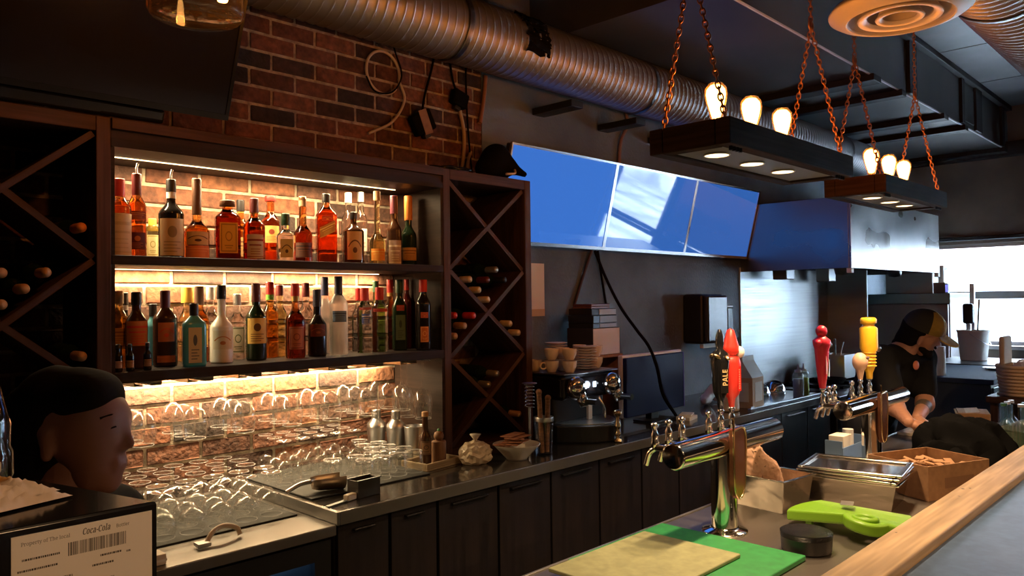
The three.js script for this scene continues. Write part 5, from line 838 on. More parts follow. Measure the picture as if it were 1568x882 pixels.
{
  const pm = mat([0.5, 0.45, 0.39], 0.16, 1, { bumpMap: warp, bumpScale: 0.003 });
  const p1 = thing('steel_pan', 'deep steel pan holding a brown paper sack beside the beer tower', 'pan', [2.76, WY + 0.0008, 1.6], -0.12); gnPan(p1, 0.22, 0.28, 0.12, pm);
  const sk = thing('paper_sack', 'crumpled brown paper sack standing in the steel pan', 'sack', [2.74, WY + 0.006, 1.585]); { const g = sdfBody([[0, 0.055, -0.02, 0.05, 0.0, 0.13, -0.02, 0.05], [0.0, 0.13, -0.02, 0.05, -0.02, 0.19, -0.03, 0.04], [0.02, 0.055, 0.04, 0.04, 0.01, 0.12, 0.02, 0.045]], 0.008, 0.03); obj('bag', jitter(g, 0.006, 3), mat([0.5, 0.3, 0.2], 0.85, 0, { map: null }), sk); obj('folded_top', bx(-0.05, 0.03, 0.218, 0.224, -0.06, 0.0, 0.002), M.kraft, sk); }
  const p2 = thing('steel_pan', 'shallow steel pan carrying a stack of flat lids', 'pan', [3.03, WY + 0.0008, 1.82], 0.12); gnPan(p2, 0.27, 0.36, 0.1, pm);
  for (let i = 0; i < 3; i++) {
    const l = thing('pan_lid', ['lowest steel lid in the stack on the shallow pan', 'middle steel lid in the stack on the shallow pan', 'top steel lid in the stack on the shallow pan'][i], 'lid', [3.03 - i * 0.004, WY + 0.104 + i * 0.0135, 1.82 + i * 0.004], 0.12 + (i - 1) * 0.04, 'lids stacked on the pan');
    obj('plate', bx(-0.115, 0.115, 0.0, 0.003, -0.16, 0.16, 0.001), pm, l); obj('rim', [bx(-0.138, 0.138, 0.001, 0.011, 0.16, 0.18, 0.004), bx(-0.138, 0.138, 0.001, 0.011, -0.18, -0.16, 0.004), bx(-0.138, -0.115, 0.001, 0.011, -0.16, 0.16, 0.004), bx(0.115, 0.138, 0.001, 0.011, -0.16, 0.16, 0.004)], pm, l);
  }
  // lime green slicer
  const gs = thing('green_slicer', 'lime green plastic slicer with round finger hole on the bench', 'slicer', [2.6, WY + 0.0008, 1.95], 0.0); const lg = mat([0.13, 0.3, 0.008], 0.45);
  { const s = new THREE.Shape(); s.moveTo(-0.05, -0.17); s.quadraticCurveTo(0.05, -0.2, 0.09, -0.12); s.lineTo(0.12, 0.16); s.quadraticCurveTo(0.06, 0.2, -0.02, 0.17); s.lineTo(-0.035, 0.14); s.quadraticCurveTo(-0.11, 0.13, -0.105, 0.08); s.quadraticCurveTo(-0.1, 0.035, -0.055, 0.02); s.closePath(); const hl = new THREE.Path(); hl.absellipse(-0.06, 0.083, 0.022, 0.028, 0, Math.PI * 2); s.holes.push(hl); const g = new THREE.ExtrudeGeometry(s, { depth: 0.022, bevelEnabled: true, bevelSize: 0.008, bevelThickness: 0.008, bevelSegments: 3, curveSegments: 18 }); g.rotateX(Math.PI / 2); g.translate(0, 0.07, 0); const p = g.attributes.position; for (let i = 0; i < p.count; i++) p.setY(i, p.getY(i) - Math.pow(Math.abs(p.getZ(i)) / 0.2, 2) * 0.03); g.computeVertexNormals(); obj('body', g, lg, gs); obj('finger_ring', new THREE.TorusGeometry(0.031, 0.009, 10, 24).scale(0.85, 1.05, 1).rotateX(Math.PI / 2).translate(-0.06, 0.072, 0.083), lg, gs); obj('blade', bx(0.03, 0.09, 0.078, 0.081, -0.02, 0.02).rotateY(0.3), M.steel, gs); obj('foot', bx(-0.04, -0.02, 0, 0.045, -0.12, -0.1), lg, gs); obj('foot', bx(0.06, 0.08, 0, 0.045, -0.12, -0.1), lg, gs); obj('foot', bx(-0.01, 0.01, 0, 0.045, 0.12, 0.14), lg, gs); obj('foot', bx(0.08, 0.1, 0, 0.045, 0.12, 0.14), lg, gs); }
  const bj = thing('black_container', 'short round black container wrapped in film beside the green board', 'container', [2.335, WY + 0.0008, 1.93]); obj('tub', lathe([[0, 0], [0.07, 0], [0.074, 0.006], [0.076, 0.05], [0.0755, 0.054]], 32), M.black, bj); obj('film_lid', lathe([[0.0765, 0.044], [0.0775, 0.058], [0.074, 0.06], [0, 0.058]], 32), mat([0.007, 0.0065, 0.0065], 0.15, 0, { bumpMap: bumpy, bumpScale: 0.003, specularIntensity: 0.4 }), bj);
  const cb = thing('cardboard_box', 'open cardboard box filled with small paper packets', 'box', [3.4, WY + 0.0008, 1.97], -0.4);
  obj('bottom', bx(-0.17, 0.17, 0, 0.004, -0.14, 0.14), M.kraft, cb); for (const s of [-1, 1]) { obj('side', bx(-0.17, 0.17, 0.0042, 0.13, s * 0.138 - 0.002, s * 0.138 + 0.002), M.kraft, cb); obj('end', bx(s * 0.168 - 0.002, s * 0.168 + 0.002, 0.0042, 0.13, -0.1358, 0.1358), M.kraft, cb); }
  obj('print_mark', bx(-0.08, 0.08, 0.04, 0.08, 0.1402, 0.1408), mat([0.2, 0.1, 0.05], 0.85), cb);
  for (let i = 0; i < 26; i++) { const a = -0.4, lx = -0.13 + (i % 6) * 0.052, lz = -0.1 + Math.floor(i / 6) * 0.05, x = 3.4 + lx * Math.cos(a) + lz * Math.sin(a), z = 1.97 - lx * Math.sin(a) + lz * Math.cos(a); const p = thing('paper_packet', ['first', 'second', 'third', 'fourth', 'fifth', 'sixth'][i % 6] + ' brown packet of ' + ['rear', 'second', 'third', 'fourth', 'front'][Math.floor(i / 6)] + ' row in the open cardboard box', 'packet', [x, WY + 0.085 + rr(0, 0.012), z], rr(0, 3), 'paper packets in the cardboard box'); obj('sleeve', bx(-0.03, 0.03, 0, 0.008, -0.016, 0.016, 0.002).rotateZ(rr(-0.5, 0.5)), M.kraft, p); }
  // crate of bits behind tower 2
  const cd = thing('napkin_caddy', 'blue grey caddy of napkins and jars below the far beer tower', 'caddy', [3.74, WY, 1.505]); obj('tray', [bx(-0.13, 0.13, 0, 0.01, -0.035, 0.05), bx(-0.13, 0.13, 0.01, 0.08, 0.045, 0.05), bx(-0.13, -0.125, 0.01, 0.11, -0.035, 0.045), bx(0.125, 0.13, 0.01, 0.11, -0.035, 0.045)], mat([0.12, 0.2, 0.34], 0.4), cd); obj('napkins', bx(-0.1, 0.0, 0.011, 0.13, -0.03, 0.04, 0.004), M.paper, cd); obj('jar', cyl(0.025, 0.025, 0.13, 0.06, 0.011, 0.0, 18), M.white, cd);
  // black coat heap
  const coatM = mat([0.004, 0.004, 0.0042], 0.95, 0, { specularIntensity: 0.03 }); const jk = thing('black_coat', 'black coat heaped on the bench beside the cardboard box', 'coat', [3.95, WY, 1.93]); jk.scale.x = 0.85; { const g = sdfBody([[-0.25, 0.06, -0.02, 0.06, 0.05, 0.1, 0, 0.11], [0.05, 0.1, 0, 0.11, 0.3, 0.09, 0.06, 0.09], [-0.1, 0.1, -0.05, 0.08, 0.15, 0.13, -0.06, 0.08], [-0.1, 0.06, 0.08, 0.07, 0.2, 0.07, 0.12, 0.08], [-0.3, 0.04, 0.0, 0.04, -0.12, 0.06, 0.1, 0.05]], 0.015, 0.05); const p = g.attributes.position, nn = g.attributes.normal; for (let i = 0; i < p.count; i++) { const x = p.getX(i), y = p.getY(i), z = p.getZ(i), r = 1 - 2 * Math.abs(fbm((x * 5 + z * 3 + 5) / 64, (z * 6 - x * 4 + y * 5 + 9) / 64, 64, 64, 8, 2) - 0.5) * 2, d = (r - 0.5) * 0.09; p.setXYZ(i, x + nn.getX(i) * d, Math.max(0.001, y * 0.85 + nn.getY(i) * d), z + nn.getZ(i) * d); } g.computeVertexNormals(); obj('cloth', g, coatM, jk); obj('sleeve', tube([[-0.2, 0.1, 0.03], [-0.28, 0.07, 0.06], [-0.33, 0.035, 0.0]], 0.035, 20, 14), coatM, jk); }
  const wb = thing('white_board_top', 'pale cutting surface on the bench in front of the bartender', 'cutting board', [4.95, WY, 1.66]); obj('board', bx(-0.35, 0.35, 0.0005, 0.02, -0.19, 0.19, 0.004), mat([0.62, 0.52, 0.4], 0.6, 0, { map: speck }), wb); obj('edge', bx(-0.352, 0.352, 0.0005, 0.012, 0.191, 0.195), M.oak, wb);
  const kb = thing('kraft_takeout_box', 'brown kraft box on the pale board, nearer the bartender', 'box', [5.05, WY + 0.0205, 1.74], 0.3); obj('box', bx(-0.11, 0.11, 0, 0.09, -0.08, 0.08, 0.004), M.kraft, kb); obj('flap', bx(-0.11, 0.11, 0.09, 0.094, -0.08, 0.04).rotateX(-0.12), mat([0.42, 0.28, 0.18], 0.85), kb);
  const kb2 = thing('takeout_tray', 'flat brown box with raised lid beside the clear bottles', 'box', [4.84, WY + 0.0005, 2.06], -0.1); obj('tray', bx(-0.2, 0.2, 0, 0.07, -0.1, 0.1, 0.004), mat([0.2, 0.12, 0.09], 0.7), kb2); obj('lid', bx(-0.2, 0.2, 0.07, 0.076, -0.1, 0.1).rotateX(0.12), mat([0.24, 0.15, 0.11], 0.7), kb2);
  for (let i = 0; i < 9; i++) { const b = thing('water_bottle', ['front', 'middle', 'back'][2 - Math.floor(i / 3)] + ' row clear bottle by the bar ledge, ' + ['nearest the coat', 'centre one', 'furthest from the coat'][i % 3], 'bottle', [4.41 + (i % 3) * 0.075, WY + 0.0005, 2.03 + Math.floor(i / 3) * 0.072], 0, 'clear bottles at the bar ledge'); obj('glass_body', bottleGeo(0.24, 0.033, 0.55, 0.013), glassThin([0.85, 0.95, 0.92]), b); obj('cap', cyl(0.0145, 0.0145, 0.014, 0, 0.232, 0, 14), i % 4 ? K.silver : K.green, b); }
}
// far end: cabinet, bucket, baskets
{
  const c = thing('prep_cabinet', 'dark blue grey prep cabinet behind the bartender', 'cabinet', [6.15, 0, 1.05]); const cm = mat([0.06, 0.075, 0.1], 0.35, 0.3);
  obj('body', bx(-0.35, 0.75, 0.06, 1.05, 0, 0.62, 0.006), cm, c); obj('top', bx(-0.37, 0.77, 1.0505, 1.085, -0.02, 0.64, 0.006), mat([0.05, 0.07, 0.11], 0.85, 0, { specularIntensity: 0.15 }), c); for (let i = 0; i < 2; i++) { const d = obj('door', bx(-0.34 + i * 0.55, 0.2 + i * 0.55, 0.1, 1.03, 0.6205, 0.635, 0.004), cm, c); obj('handle', cyl(0.008, 0.008, 0.2, -0.1 + i * 0.55, 0.9, 0.65, 10, 'x'), M.steel, d); } obj('plinth', bx(-0.34, 0.74, 0, 0.06, 0.03, 0.58), M.black, c);
  const rl = thing('paper_roll', 'white paper roll standing on the prep cabinet', 'roll', [5.93, 1.0855, 1.32]); obj('roll', cyl(0.05, 0.05, 0.2, 0, 0, 0, 24), M.white, rl); obj('core', cyl(0.018, 0.018, 0.004, 0, 0.2, 0, 16), M.kraft, rl);
  const pl = thing('white_plate', 'white plate on the prep cabinet before the bucket', 'plate', [6.6, 1.0855, 1.55]); obj('disc', lathe([[0, 0.004], [0.06, 0.0], [0.11, 0.014], [0.108, 0.017], [0.06, 0.006], [0, 0.008]], 28), M.white, pl); obj('foot_ring', new THREE.TorusGeometry(0.055, 0.003, 6, 24).rotateX(Math.PI / 2).translate(0, 0.003, 0), M.white, pl);
  const b2 = thing('black_oven', 'black oven cabinet under the white bucket near the window', 'oven', [7.25, 0, 0.95]); obj('body', bx(-0.3, 0.5, 0.05, 1.09, 0, 0.6, 0.008), M.black, b2); obj('door', bx(-0.28, 0.48, 0.3, 0.95, 0.6005, 0.62, 0.01), M.blackGloss, b2); obj('handle', cyl(0.012, 0.012, 0.6, -0.2, 0.98, 0.64, 12, 'x'), M.steel, b2); obj('foot', bx(-0.28, -0.22, 0, 0.05, 0.04, 0.1), M.black, b2); obj('foot', bx(0.42, 0.48, 0, 0.05, 0.04, 0.1), M.black, b2); obj('foot', bx(-0.28, -0.22, 0, 0.05, 0.5, 0.56), M.black, b2); obj('foot', bx(0.42, 0.48, 0, 0.05, 0.5, 0.56), M.black, b2);
  const bk = thing('white_bucket', 'white plastic bucket on the black oven before the window', 'bucket', [7.38, 1.0905, 1.2]); obj('pail', lathe([[0, 0], [0.095, 0], [0.1, 0.006], [0.12, 0.235], [0.125, 0.24], [0.125, 0.255], [0.116, 0.255], [0.096, 0.01], [0, 0.008]], 32), mat([0.88, 0.85, 0.78], 0.5), bk); obj('bail', tube([[-0.125, 0.23, 0], [-0.1, 0.16, 0.09], [0, 0.13, 0.125], [0.1, 0.16, 0.09], [0.125, 0.23, 0]], 0.003, 30, 6), M.steel, bk);
  const tl = thing('immersion_blender', 'black hand blender standing in the white bucket', 'blender', [7.34, 1.1, 1.18]); obj('shaft', tube([[0, 0.0, 0], [-0.01, 0.2, 0], [-0.02, 0.32, 0]], 0.02, 12, 10), M.steel, tl); obj('grip', [bx(-0.05, 0.01, 0.3, 0.47, -0.04, 0.04, 0.02), bx(-0.03, 0.06, 0.4, 0.44, -0.03, 0.03, 0.01)], M.black, tl); 
  const sp = thing('steel_spatula', 'grey spatula sticking up from the white bucket', 'spatula', [7.43, 1.105, 1.21]); obj('handle', tube([[0, 0, 0], [0.01, 0.25, 0.01], [0.03, 0.5, 0.02]], 0.008, 12, 8), M.darkSteel, sp); obj('blade', bx(-0.02, 0.03, 0.005, 0.08, -0.004, 0.004, 0.002), M.steel, sp);
  // wicker basket with bags
  const wk = mat([0.62, 0.42, 0.25], 0.8);
  const bs = thing('shelf_cart', 'dark wooden serving cart beyond the bench end', 'cart', [5.66, 0, 1.925]); obj('top', bx(-0.25, 0.4, 0.98, 1.02, -0.2, 0.3, 0.006), M.rackH, bs); for (const [x, z] of [[-0.23, -0.18], [0.36, -0.18], [-0.23, 0.26], [0.36, 0.26]]) obj('leg', bx(x, x + 0.04, 0, 0.9795, z, z + 0.04), M.rack, bs); obj('lower_shelf', bx(-0.19, 0.36, 0.4, 0.43, -0.14, 0.26), M.rackH, bs);
  const kt = thing('wicker_basket', 'brown wicker basket holding wrapped bread near the window', 'basket', [5.6, 1.0205, 1.9]); const sl = [];
  for (let k = 0; k < 9; k++) obj('weave_row', new THREE.TorusGeometry(0.15 + k * 0.003, 0.012, 6, 30).scale(1.1, 0.85, 1).rotateX(Math.PI / 2).translate(0, 0.012 + k * 0.021, 0), wk, kt);
  obj('base', cyl(0.15, 0.15, 0.012, 0, 0, 0, 28), wk, kt); obj('back_panel', bx(-0.05, 0.17, 0.18, 0.36, -0.13, -0.1, 0.02), wk, kt);
  const pb = thing('bread_bag', 'clear plastic bag of bread in the wicker basket', 'bag', [5.6, 1.06, 1.92]); obj('wrap', jitter(new THREE.IcosahedronGeometry(0.11, 4).scale(1.05, 0.8, 0.9).translate(0, 0.1, 0), 0.012, 9), mat([0.75, 0.66, 0.58], 0.25, 0, { transmission: 0.3, thickness: 0 }), pb); obj('tie', bx(-0.01, 0.01, 0.18, 0.21, -0.005, 0.005), M.white, pb);
}
// ---------------------------------------------------------------- box, cloth and jar at the left
{
  const t = thing('drink_cooler_box', 'black countertop drinks cooler with white barcode sticker, close by', 'cooler', [0, WY, 0]);
  const s = new THREE.Shape(); s.moveTo(-0.42, -2.1); s.lineTo(0.32, -2.1); s.lineTo(0.262, -1.88); s.lineTo(-0.42, -1.88); s.closePath();
  obj('case', new THREE.ExtrudeGeometry(s, { depth: 0.565, bevelEnabled: true, bevelSize: 0.003, bevelThickness: 0.003, bevelSegments: 2 }).rotateX(-Math.PI / 2).translate(0, 0.003, 0), M.blackGloss, t);
  const st = canvasTex(1024, 512, (g, w, h) => {
    g.fillStyle = '#d8cfc2'; g.fillRect(0, 0, w, h); g.fillStyle = '#3a332c'; g.textBaseline = 'middle';
    g.font = '34px serif'; g.fillText('Property of The local', 62, 60); g.font = 'italic bold 62px serif'; g.fillText('Coca-Cola', 486, 54, 210); g.font = '34px sans-serif'; g.fillText('Bottler', 740, 60);
    const bars = (x, y, ww, hh, sd) => { let p = x, k = sd; while (p < x + ww) { k = (k * 16807) % 2147483647; const a = 2 + k % 6; g.fillRect(p, y, a, hh); p += a + 2 + (k >> 5) % 6; } };
    bars(386, 110, 430, 92, 11); bars(70, 330, 350, 95, 31); bars(380, 410, 350, 95, 57);
    for (const [x, y, ww] of [[70, 160, 250], [40, 232, 270], [620, 240, 150], [560, 300, 150], [820, 250, 30]]) { let p = x; let k = x + y; while (p < x + ww) { k = (k * 16807) % 2147483647; const a = 6 + k % 10; g.fillRect(p, y, a, 14); p += a + 4; } }
  });
  obj('sticker', bx(0.19, 0.318, 0.49, 0.5625, 2.1032, 2.1038), mat([0.7, 0.7, 0.7], 0.6), t);
  const pg = new THREE.PlaneGeometry(0.128, 0.0725); pg.translate(0.254, 0.52625, 2.1042); obj('sticker_print', pg, mat([0.9, 0.9, 0.9], 0.6, 0, { map: st }), t);
  const cl = thing('white_cloth', 'folded off white cloth lying on the black cooler box', 'cloth', [0.15, WY + 0.5715, 1.975]);
  { const g = new THREE.PlaneGeometry(0.2, 0.15, 40, 24); g.rotateX(-Math.PI / 2); const p = g.attributes.position; for (let i = 0; i < p.count; i++) { const x = p.getX(i), z = p.getZ(i), e = Math.min(0.1 - Math.abs(x), 0.075 - Math.abs(z)); p.setY(i, 0.002 + 0.012 * Math.min(1, e / 0.02) * (0.4 + 0.9 * vnoise(x * 14 + 5, z * 14 + 5, 64, 64, 3))); } g.computeVertexNormals(); g.rotateY(0.3); obj('fold', g, mat([0.6, 0.5, 0.42], 0.9, 0, { side: THREE.DoubleSide }), cl); const g2 = g.clone(); g2.scale(0.92, 1, 0.85); g2.translate(0.0, 0.006, -0.004); obj('fold', g2, mat([0.62, 0.52, 0.44], 0.9, 0, { side: THREE.DoubleSide }), cl); }
  const jr = thing('plastic_jar', 'clear ribbed plastic jar with bluish packets on the cooler box', 'jar', [0.19, WY + 0.592, 1.962]); jr.scale.setScalar(0.62);
  obj('wall', lathe([[0, 0], [0.05, 0], [0.055, 0.01], [0.054, 0.05], [0.05, 0.06], [0.051, 0.1], [0.045, 0.12], [0.036, 0.16], [0.03, 0.175]], 32), mat([1, 0.85, 0.55], 0.06, 0, { transmission: 1, thickness: 0 }), jr); obj('lid', lathe([[0.032, 0.17], [0.033, 0.195], [0, 0.197]], 24), M.white, jr);
  for (let i = 0; i < 6; i++) obj('packet', bx(-0.018, 0.018, 0, 0.02, -0.008, 0.008, 0.004).rotateY(i * 1.1).rotateZ(0.3 * (i % 3)).translate(0.018 * Math.cos(i * 2), 0.012 + i * 0.022, 0.018 * Math.sin(i * 2)), mat([0.35, 0.38, 0.55], 0.4), jr);
}
// ---------------------------------------------------------------- people
const skin = mat([0.42, 0.2, 0.12], 0.55), skin2 = mat([0.21, 0.085, 0.048], 0.55), hairM = mat([0.01, 0.0075, 0.0065], 0.9, 0, { specularIntensity: 0.15 }), cloth = mat([0.012, 0.0115, 0.0125], 0.9, 0, { specularIntensity: 0.2 });
const at = (C, F, U, S, f, u, s) => [C[0] + F[0] * f + U[0] * u + S[0] * s, C[1] + F[1] * f + U[1] * u + S[1] * s, C[2] + F[2] * f + U[2] * u + S[2] * s];
const frame = (f, up) => { const F = V(...f).normalize(), S = V(...up).cross(F).normalize(), U = F.clone().cross(S); return [F.toArray(), U.toArray(), S.toArray()]; };
const bn = (a, ra, b, rb) => [...a, ra, ...b, rb];
function headBones(C, F, U, S) {                        // cranium, face, jaw, nose, lips, ears
  const p = (f, u, s) => at(C, F, U, S, f, u, s);
  return [bn(p(-0.02, 0.03, 0), 0.088, p(0.015, 0.02, 0), 0.084), bn(p(0.03, -0.02, 0), 0.066, p(0.04, -0.065, 0), 0.05), bn(p(0.06, -0.095, 0), 0.026, p(0.045, -0.09, 0), 0.036),
    bn(p(0.088, 0.022, 0), 0.009, p(0.106, -0.02, 0), 0.0085), bn(p(0.092, -0.026, 0.009), 0.0075, p(0.092, -0.026, -0.009), 0.0075), bn(p(0.085, -0.054, 0.014), 0.0065, p(0.085, -0.054, -0.014), 0.0065), bn(p(0.083, -0.066, 0.011), 0.0065, p(0.083, -0.066, -0.011), 0.0065),
    bn(p(0.075, 0.03, 0.03), 0.012, p(0.075, 0.03, -0.03), 0.012), bn(p(-0.012, 0.01, 0.083), 0.012, p(-0.012, -0.03, 0.082), 0.01), bn(p(-0.012, 0.01, -0.083), 0.012, p(-0.012, -0.03, -0.082), 0.01)];
}
function handBones(W, dir, up, side) {                  // wrist, finger direction, back-of-hand, thumb side sign
  const [F, U, S] = frame(dir, up), p = (f, u, s) => at(W, F, U, S, f, u, s * side), b = [bn(p(0.0, 0, 0), 0.024, p(0.07, 0, 0), 0.026), bn(p(0.03, 0, 0.022), 0.018, p(0.085, 0, 0.026), 0.014), bn(p(0.03, 0, -0.022), 0.017, p(0.08, 0, -0.028), 0.013)];
  [[0.03, 0.036], [0.01, 0.042], [-0.011, 0.038], [-0.031, 0.03]].forEach(([s, l]) => { b.push(bn(p(0.085, 0, s), 0.0095, p(0.085 + l * 0.8, -0.012, s * 1.1), 0.009), bn(p(0.085 + l * 0.8, -0.012, s * 1.1), 0.009, p(0.085 + l * 1.15, -0.042, s * 1.1), 0.0075)); });
  b.push(bn(p(0.02, -0.005, 0.03), 0.013, p(0.055, -0.018, 0.056), 0.011), bn(p(0.055, -0.018, 0.056), 0.011, p(0.09, -0.03, 0.055), 0.009)); return b;
}
{ // bartender leaning over the bench
  const t = thing('person', 'bartender in black shirt and yellow black cap bent over the bench', 'person', [0, 0, 0]);
  const C = [4.79, 1.42, 1.55], [F, U, S] = frame([0.5, -0.36, 0.79], [-0.32, 1, 0.2]), p = (f, u, s) => at(C, F, U, S, f, u, s);
  const nk = [4.745, 1.3, 1.44], shR = [4.585, 1.285, 1.405], shL = [4.965, 1.27, 1.5], elR = [4.49, 1.03, 1.5], elL = [4.8, 1.02, 1.56], wrR = [4.38, 0.975, 1.6], wrL = [4.53, 0.975, 1.6], pel = [4.86, 0.94, 1.23], ch = [4.79, 1.18, 1.36];
  const hipR = [4.77, 0.9, 1.22], hipL = [4.95, 0.9, 1.24], knR = [4.77, 0.5, 1.22], knL = [4.96, 0.5, 1.24], anR = [4.77, 0.09, 1.16], anL = [4.96, 0.09, 1.2];
  const bones = [bn(p(-0.02, -0.06, 0), 0.055, nk, 0.062), bn(nk, 0.07, ch, 0.135), bn(shR, 0.06, shL, 0.06), bn(ch, 0.14, pel, 0.125), bn(shR, 0.058, elR, 0.046), bn(elR, 0.044, wrR, 0.03), bn(shL, 0.058, elL, 0.046), bn(elL, 0.044, wrL, 0.03), bn(hipR, 0.1, knR, 0.068), bn(hipL, 0.1, knL, 0.068), bn(knR, 0.065, anR, 0.042), bn(knL, 0.065, anL, 0.042), bn([4.77, 0.045, 1.13], 0.042, [4.75, 0.035, 1.3], 0.033), bn([4.96, 0.045, 1.17], 0.042, [4.97, 0.035, 1.34], 0.033)];
  const hR = [0.55, -0.35, 0.6], hL = [-0.5, -0.35, 0.6];
  const body = merge([sdfBody(bones, 0.012, 0.03), sdfBody(headBones(C, F, U, S), 0.004, 0.014), sdfBody(handBones(wrR, hR, [0, 1, 0.3], 1), 0.004, 0.008), sdfBody(handBones(wrL, hL, [0, 1, 0.3], -1), 0.004, 0.008)]);
  obj('body', body, skin, t);
  const sl = (a, b, k) => a.map((v, i) => v + (b[i] - v) * k);
  const sh = obj('shirt', sdfBody([bn(sl(nk, ch, 0.12), 0.082, ch, 0.15), bn(shR, 0.074, shL, 0.074), bn(ch, 0.155, pel, 0.145), bn(shR, 0.074, sl(shR, elR, 0.72), 0.068), bn(shL, 0.074, sl(shL, elL, 0.72), 0.068)], 0.011, 0.035), cloth, t);
  obj('badge', new THREE.SphereGeometry(0.026, 18, 12).scale(1, 1, 0.35).rotateY(-0.3).translate(4.74, 1.245, 1.535), mat([0.7, 0.2, 0.08], 0.4), sh);
  obj('trousers', sdfBody([bn(pel, 0.135, hipR, 0.115), bn(pel, 0.135, hipL, 0.115), bn(hipR, 0.112, knR, 0.08), bn(hipL, 0.112, knL, 0.08), bn(knR, 0.078, [4.77, 0.13, 1.17], 0.056), bn(knL, 0.078, [4.96, 0.13, 1.21], 0.056)], 0.013, 0.03), mat([0.02, 0.02, 0.025], 0.85), t);
  obj('shoe', sdfBody([bn([4.77, 0.05, 1.12], 0.048, [4.75, 0.042, 1.31], 0.04)], 0.01, 0.01), M.black, t); obj('shoe', sdfBody([bn([4.96, 0.05, 1.16], 0.048, [4.97, 0.042, 1.35], 0.04)], 0.01, 0.01), M.black, t);
  obj('hair', sdfBody([bn(p(-0.04, 0.025, 0.0), 0.083, p(-0.055, -0.05, 0), 0.058), bn(p(-0.02, 0.035, 0.066), 0.026, p(-0.045, -0.045, 0.05), 0.026), bn(p(-0.02, 0.035, -0.066), 0.026, p(-0.045, -0.045, -0.05), 0.026), bn(p(-0.065, -0.06, 0), 0.055, p(-0.09, -0.1, 0), 0.03)], 0.007, 0.02), hairM, t);
  obj('beard', sdfBody([bn(p(0.03, -0.065, 0.045), 0.02, p(0.075, -0.088, 0.02), 0.024), bn(p(0.03, -0.065, -0.045), 0.02, p(0.075, -0.088, -0.02), 0.024), bn(p(0.075, -0.088, 0.02), 0.026, p(0.075, -0.088, -0.02), 0.026), bn(p(0.07, -0.105, 0), 0.022, p(0.06, -0.11, 0), 0.02), bn(p(0.098, -0.045, 0.018), 0.007, p(0.098, -0.045, -0.018), 0.007)], 0.005, 0.012), hairM, t);
  for (const s of [-1, 1]) { const e = obj('eye', new THREE.SphereGeometry(0.011, 12, 10).translate(...p(0.078, 0.012, s * 0.032)), M.white, t); obj('iris', new THREE.SphereGeometry(0.0055, 10, 8).translate(...p(0.0875, 0.011, s * 0.033)), hairM, e); }
  // cap: black crown with yellow front and brim
  const m4 = new THREE.Matrix4().makeBasis(V(...S), V(...U), V(...F)).setPosition(...C);
  const crown = new THREE.SphereGeometry(0.107, 32, 20, 0, Math.PI * 2, 0, Math.PI * 0.5).scale(0.92, 1.0, 1.08).translate(0, 0.045, -0.004);
  const cp = obj('cap_crown', crown.applyMatrix4(m4), mat([0.02, 0.017, 0.01], 0.8), t);
  const yl = mat([0.5, 0.3, 0.03], 0.7, 0, { map: mottle });
  obj('cap_front', new THREE.SphereGeometry(0.1085, 24, 14, Math.PI * 0.02, Math.PI * 0.96, Math.PI * 0.05, Math.PI * 0.45).scale(0.92, 1.0, 1.08).translate(0, 0.045, -0.004).applyMatrix4(m4), yl, cp);
  obj('cap_patch', new THREE.SphereGeometry(0.11, 12, 10, Math.PI * 0.42, Math.PI * 0.16, Math.PI * 0.26, Math.PI * 0.16).scale(0.92, 1.0, 1.08).translate(0, 0.045, -0.004).applyMatrix4(m4), mat([0.75, 0.2, 0.03], 0.6), cp);
  { const s = new THREE.Shape(); s.absellipse(0, 0, 0.088, 0.125, 0, Math.PI); const g = new THREE.ExtrudeGeometry(s, { depth: 0.004, bevelEnabled: true, bevelSize: 0.002, bevelThickness: 0.002, curveSegments: 24 }); g.rotateX(Math.PI / 2); const q = g.attributes.position; for (let i = 0; i < q.count; i++) q.setY(i, q.getY(i) - q.getX(i) * q.getX(i) * 2.2); g.computeVertexNormals(); g.rotateX(0.32); g.translate(0, 0.052, 0.083); obj('cap_brim', g.applyMatrix4(m4), yl, cp); }
  obj('tattoo_band', sdfBody([bn(sl(elL, wrL, 0.12), 0.0445, sl(elL, wrL, 0.38), 0.0405)], 0.006, 0.01), mat([0.12, 0.085, 0.06], 0.6), t);
}
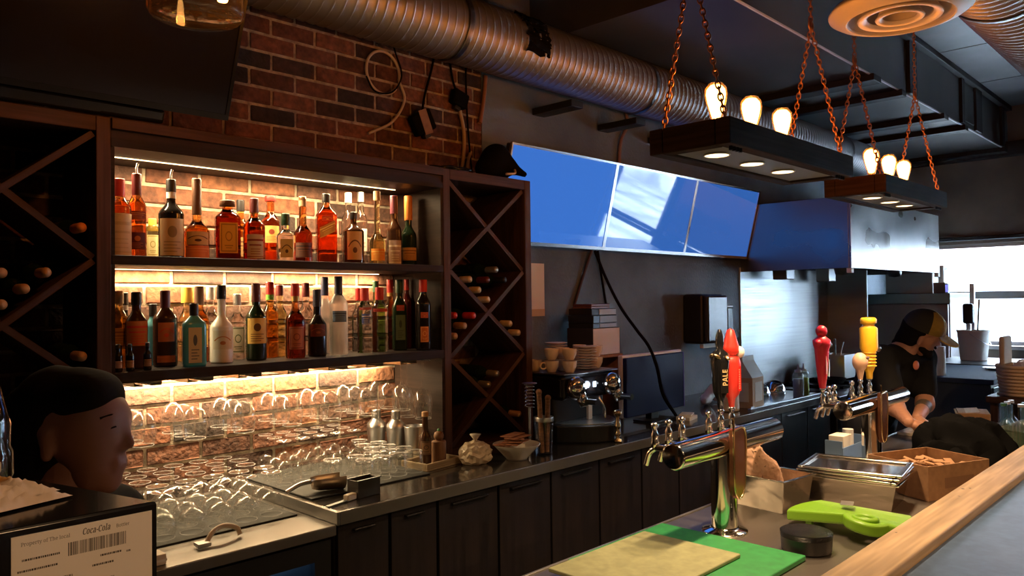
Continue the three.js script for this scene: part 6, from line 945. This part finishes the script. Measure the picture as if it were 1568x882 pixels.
{ // person passing behind the cooler box, seen in profile
  const t = thing('person', 'dark haired person in profile behind the black cooler box', 'person', [0, 0, 0]);
  const C = [0.497, 1.385, 1.245], [F, U, S] = frame([0.7, -0.02, 0.715], [0, 1, 0]), p = (f, u, s) => at(C, F, U, S, f, u, s), q = (x, y, z) => at([C[0], 0, C[2]], F, [0, 1, 0], S, x, y, z);
  const nk = q(-0.03, 1.24, 0), ch = q(-0.02, 1.06, 0), pel = q(-0.02, 0.82, 0), sR = q(-0.02, 1.17, -0.17), sL = q(-0.02, 1.17, 0.17), eR = q(-0.03, 0.92, -0.2), eL = q(-0.03, 0.92, 0.2), wR = q(0.0, 0.7, -0.19), wL = q(0.0, 0.7, 0.19);
  const bones = [bn(p(-0.015, -0.06, 0), 0.05, nk, 0.056), bn(nk, 0.06, ch, 0.11), bn(sR, 0.052, sL, 0.052), bn(ch, 0.115, pel, 0.12), bn(sR, 0.05, eR, 0.04), bn(eR, 0.038, wR, 0.027), bn(sL, 0.05, eL, 0.04), bn(eL, 0.038, wL, 0.027), bn(q(-0.02, 0.8, -0.09), 0.095, q(0, 0.43, -0.09), 0.06), bn(q(-0.02, 0.8, 0.09), 0.095, q(0, 0.43, 0.09), 0.06), bn(q(0, 0.43, -0.09), 0.058, q(-0.03, 0.08, -0.09), 0.04), bn(q(0, 0.43, 0.09), 0.058, q(-0.03, 0.08, 0.09), 0.04), bn(q(-0.05, 0.045, -0.09), 0.04, q(0.1, 0.033, -0.09), 0.032), bn(q(-0.05, 0.045, 0.09), 0.04, q(0.1, 0.033, 0.09), 0.032)];
  const hd = [F[0] * 0.1, -1, F[2] * 0.1];
  obj('body', merge([sdfBody(bones, 0.012, 0.03), sdfBody(headBones(C, F, U, S), 0.0035, 0.014), sdfBody(handBones(wR, hd, [F[0], 0, F[2]], 1), 0.004, 0.008), sdfBody(handBones(wL, hd, [F[0], 0, F[2]], -1), 0.004, 0.008)]), skin2, t);
  obj('shirt', sdfBody([bn(q(-0.03, 1.21, 0), 0.07, ch, 0.125), bn(sR, 0.066, sL, 0.066), bn(ch, 0.13, pel, 0.138), bn(sR, 0.065, eR, 0.056), bn(sL, 0.065, eL, 0.056)], 0.012, 0.03), cloth, t);
  obj('trousers', sdfBody([bn(pel, 0.13, q(-0.02, 0.78, 0), 0.12), bn(q(-0.02, 0.8, -0.09), 0.105, q(0, 0.43, -0.09), 0.072), bn(q(-0.02, 0.8, 0.09), 0.105, q(0, 0.43, 0.09), 0.072), bn(q(0, 0.43, -0.09), 0.07, q(-0.03, 0.1, -0.09), 0.052), bn(q(0, 0.43, 0.09), 0.07, q(-0.03, 0.1, 0.09), 0.052)], 0.013, 0.03), cloth, t);
  obj('hair', sdfBody([bn(p(-0.03, 0.045, 0), 0.092, p(0.0, 0.05, 0), 0.082), bn(p(-0.05, 0.0, 0), 0.086, p(-0.07, -0.06, 0), 0.06), bn(p(-0.1, 0.04, 0), 0.05, p(-0.12, 0.03, 0), 0.045), bn(p(0.03, 0.075, 0.03), 0.042, p(0.03, 0.075, -0.03), 0.042)], 0.006, 0.02), hairM, t);
  for (const s of [-1, 1]) { const e = obj('eye', new THREE.SphereGeometry(0.011, 12, 10).translate(...p(0.079, 0.012, s * 0.032)), M.white, t); obj('iris', new THREE.SphereGeometry(0.0055, 10, 8).translate(...p(0.0855, 0.011, s * 0.033)), hairM, e); obj('eyelash', tube([p(0.09, 0.017, s * 0.02), p(0.091, 0.019, s * 0.033), p(0.08, 0.014, s * 0.047)], 0.0028, 10, 6), hairM, t); obj('eyebrow', tube([p(0.083, 0.036, s * 0.015), p(0.086, 0.042, s * 0.033), p(0.072, 0.038, s * 0.055)], 0.004, 10, 6), hairM, t); }
}
scene.traverse((o) => { if (o.isLight) o.castShadow = !o.isRectAreaLight; });
renderer.render(scene, camera);
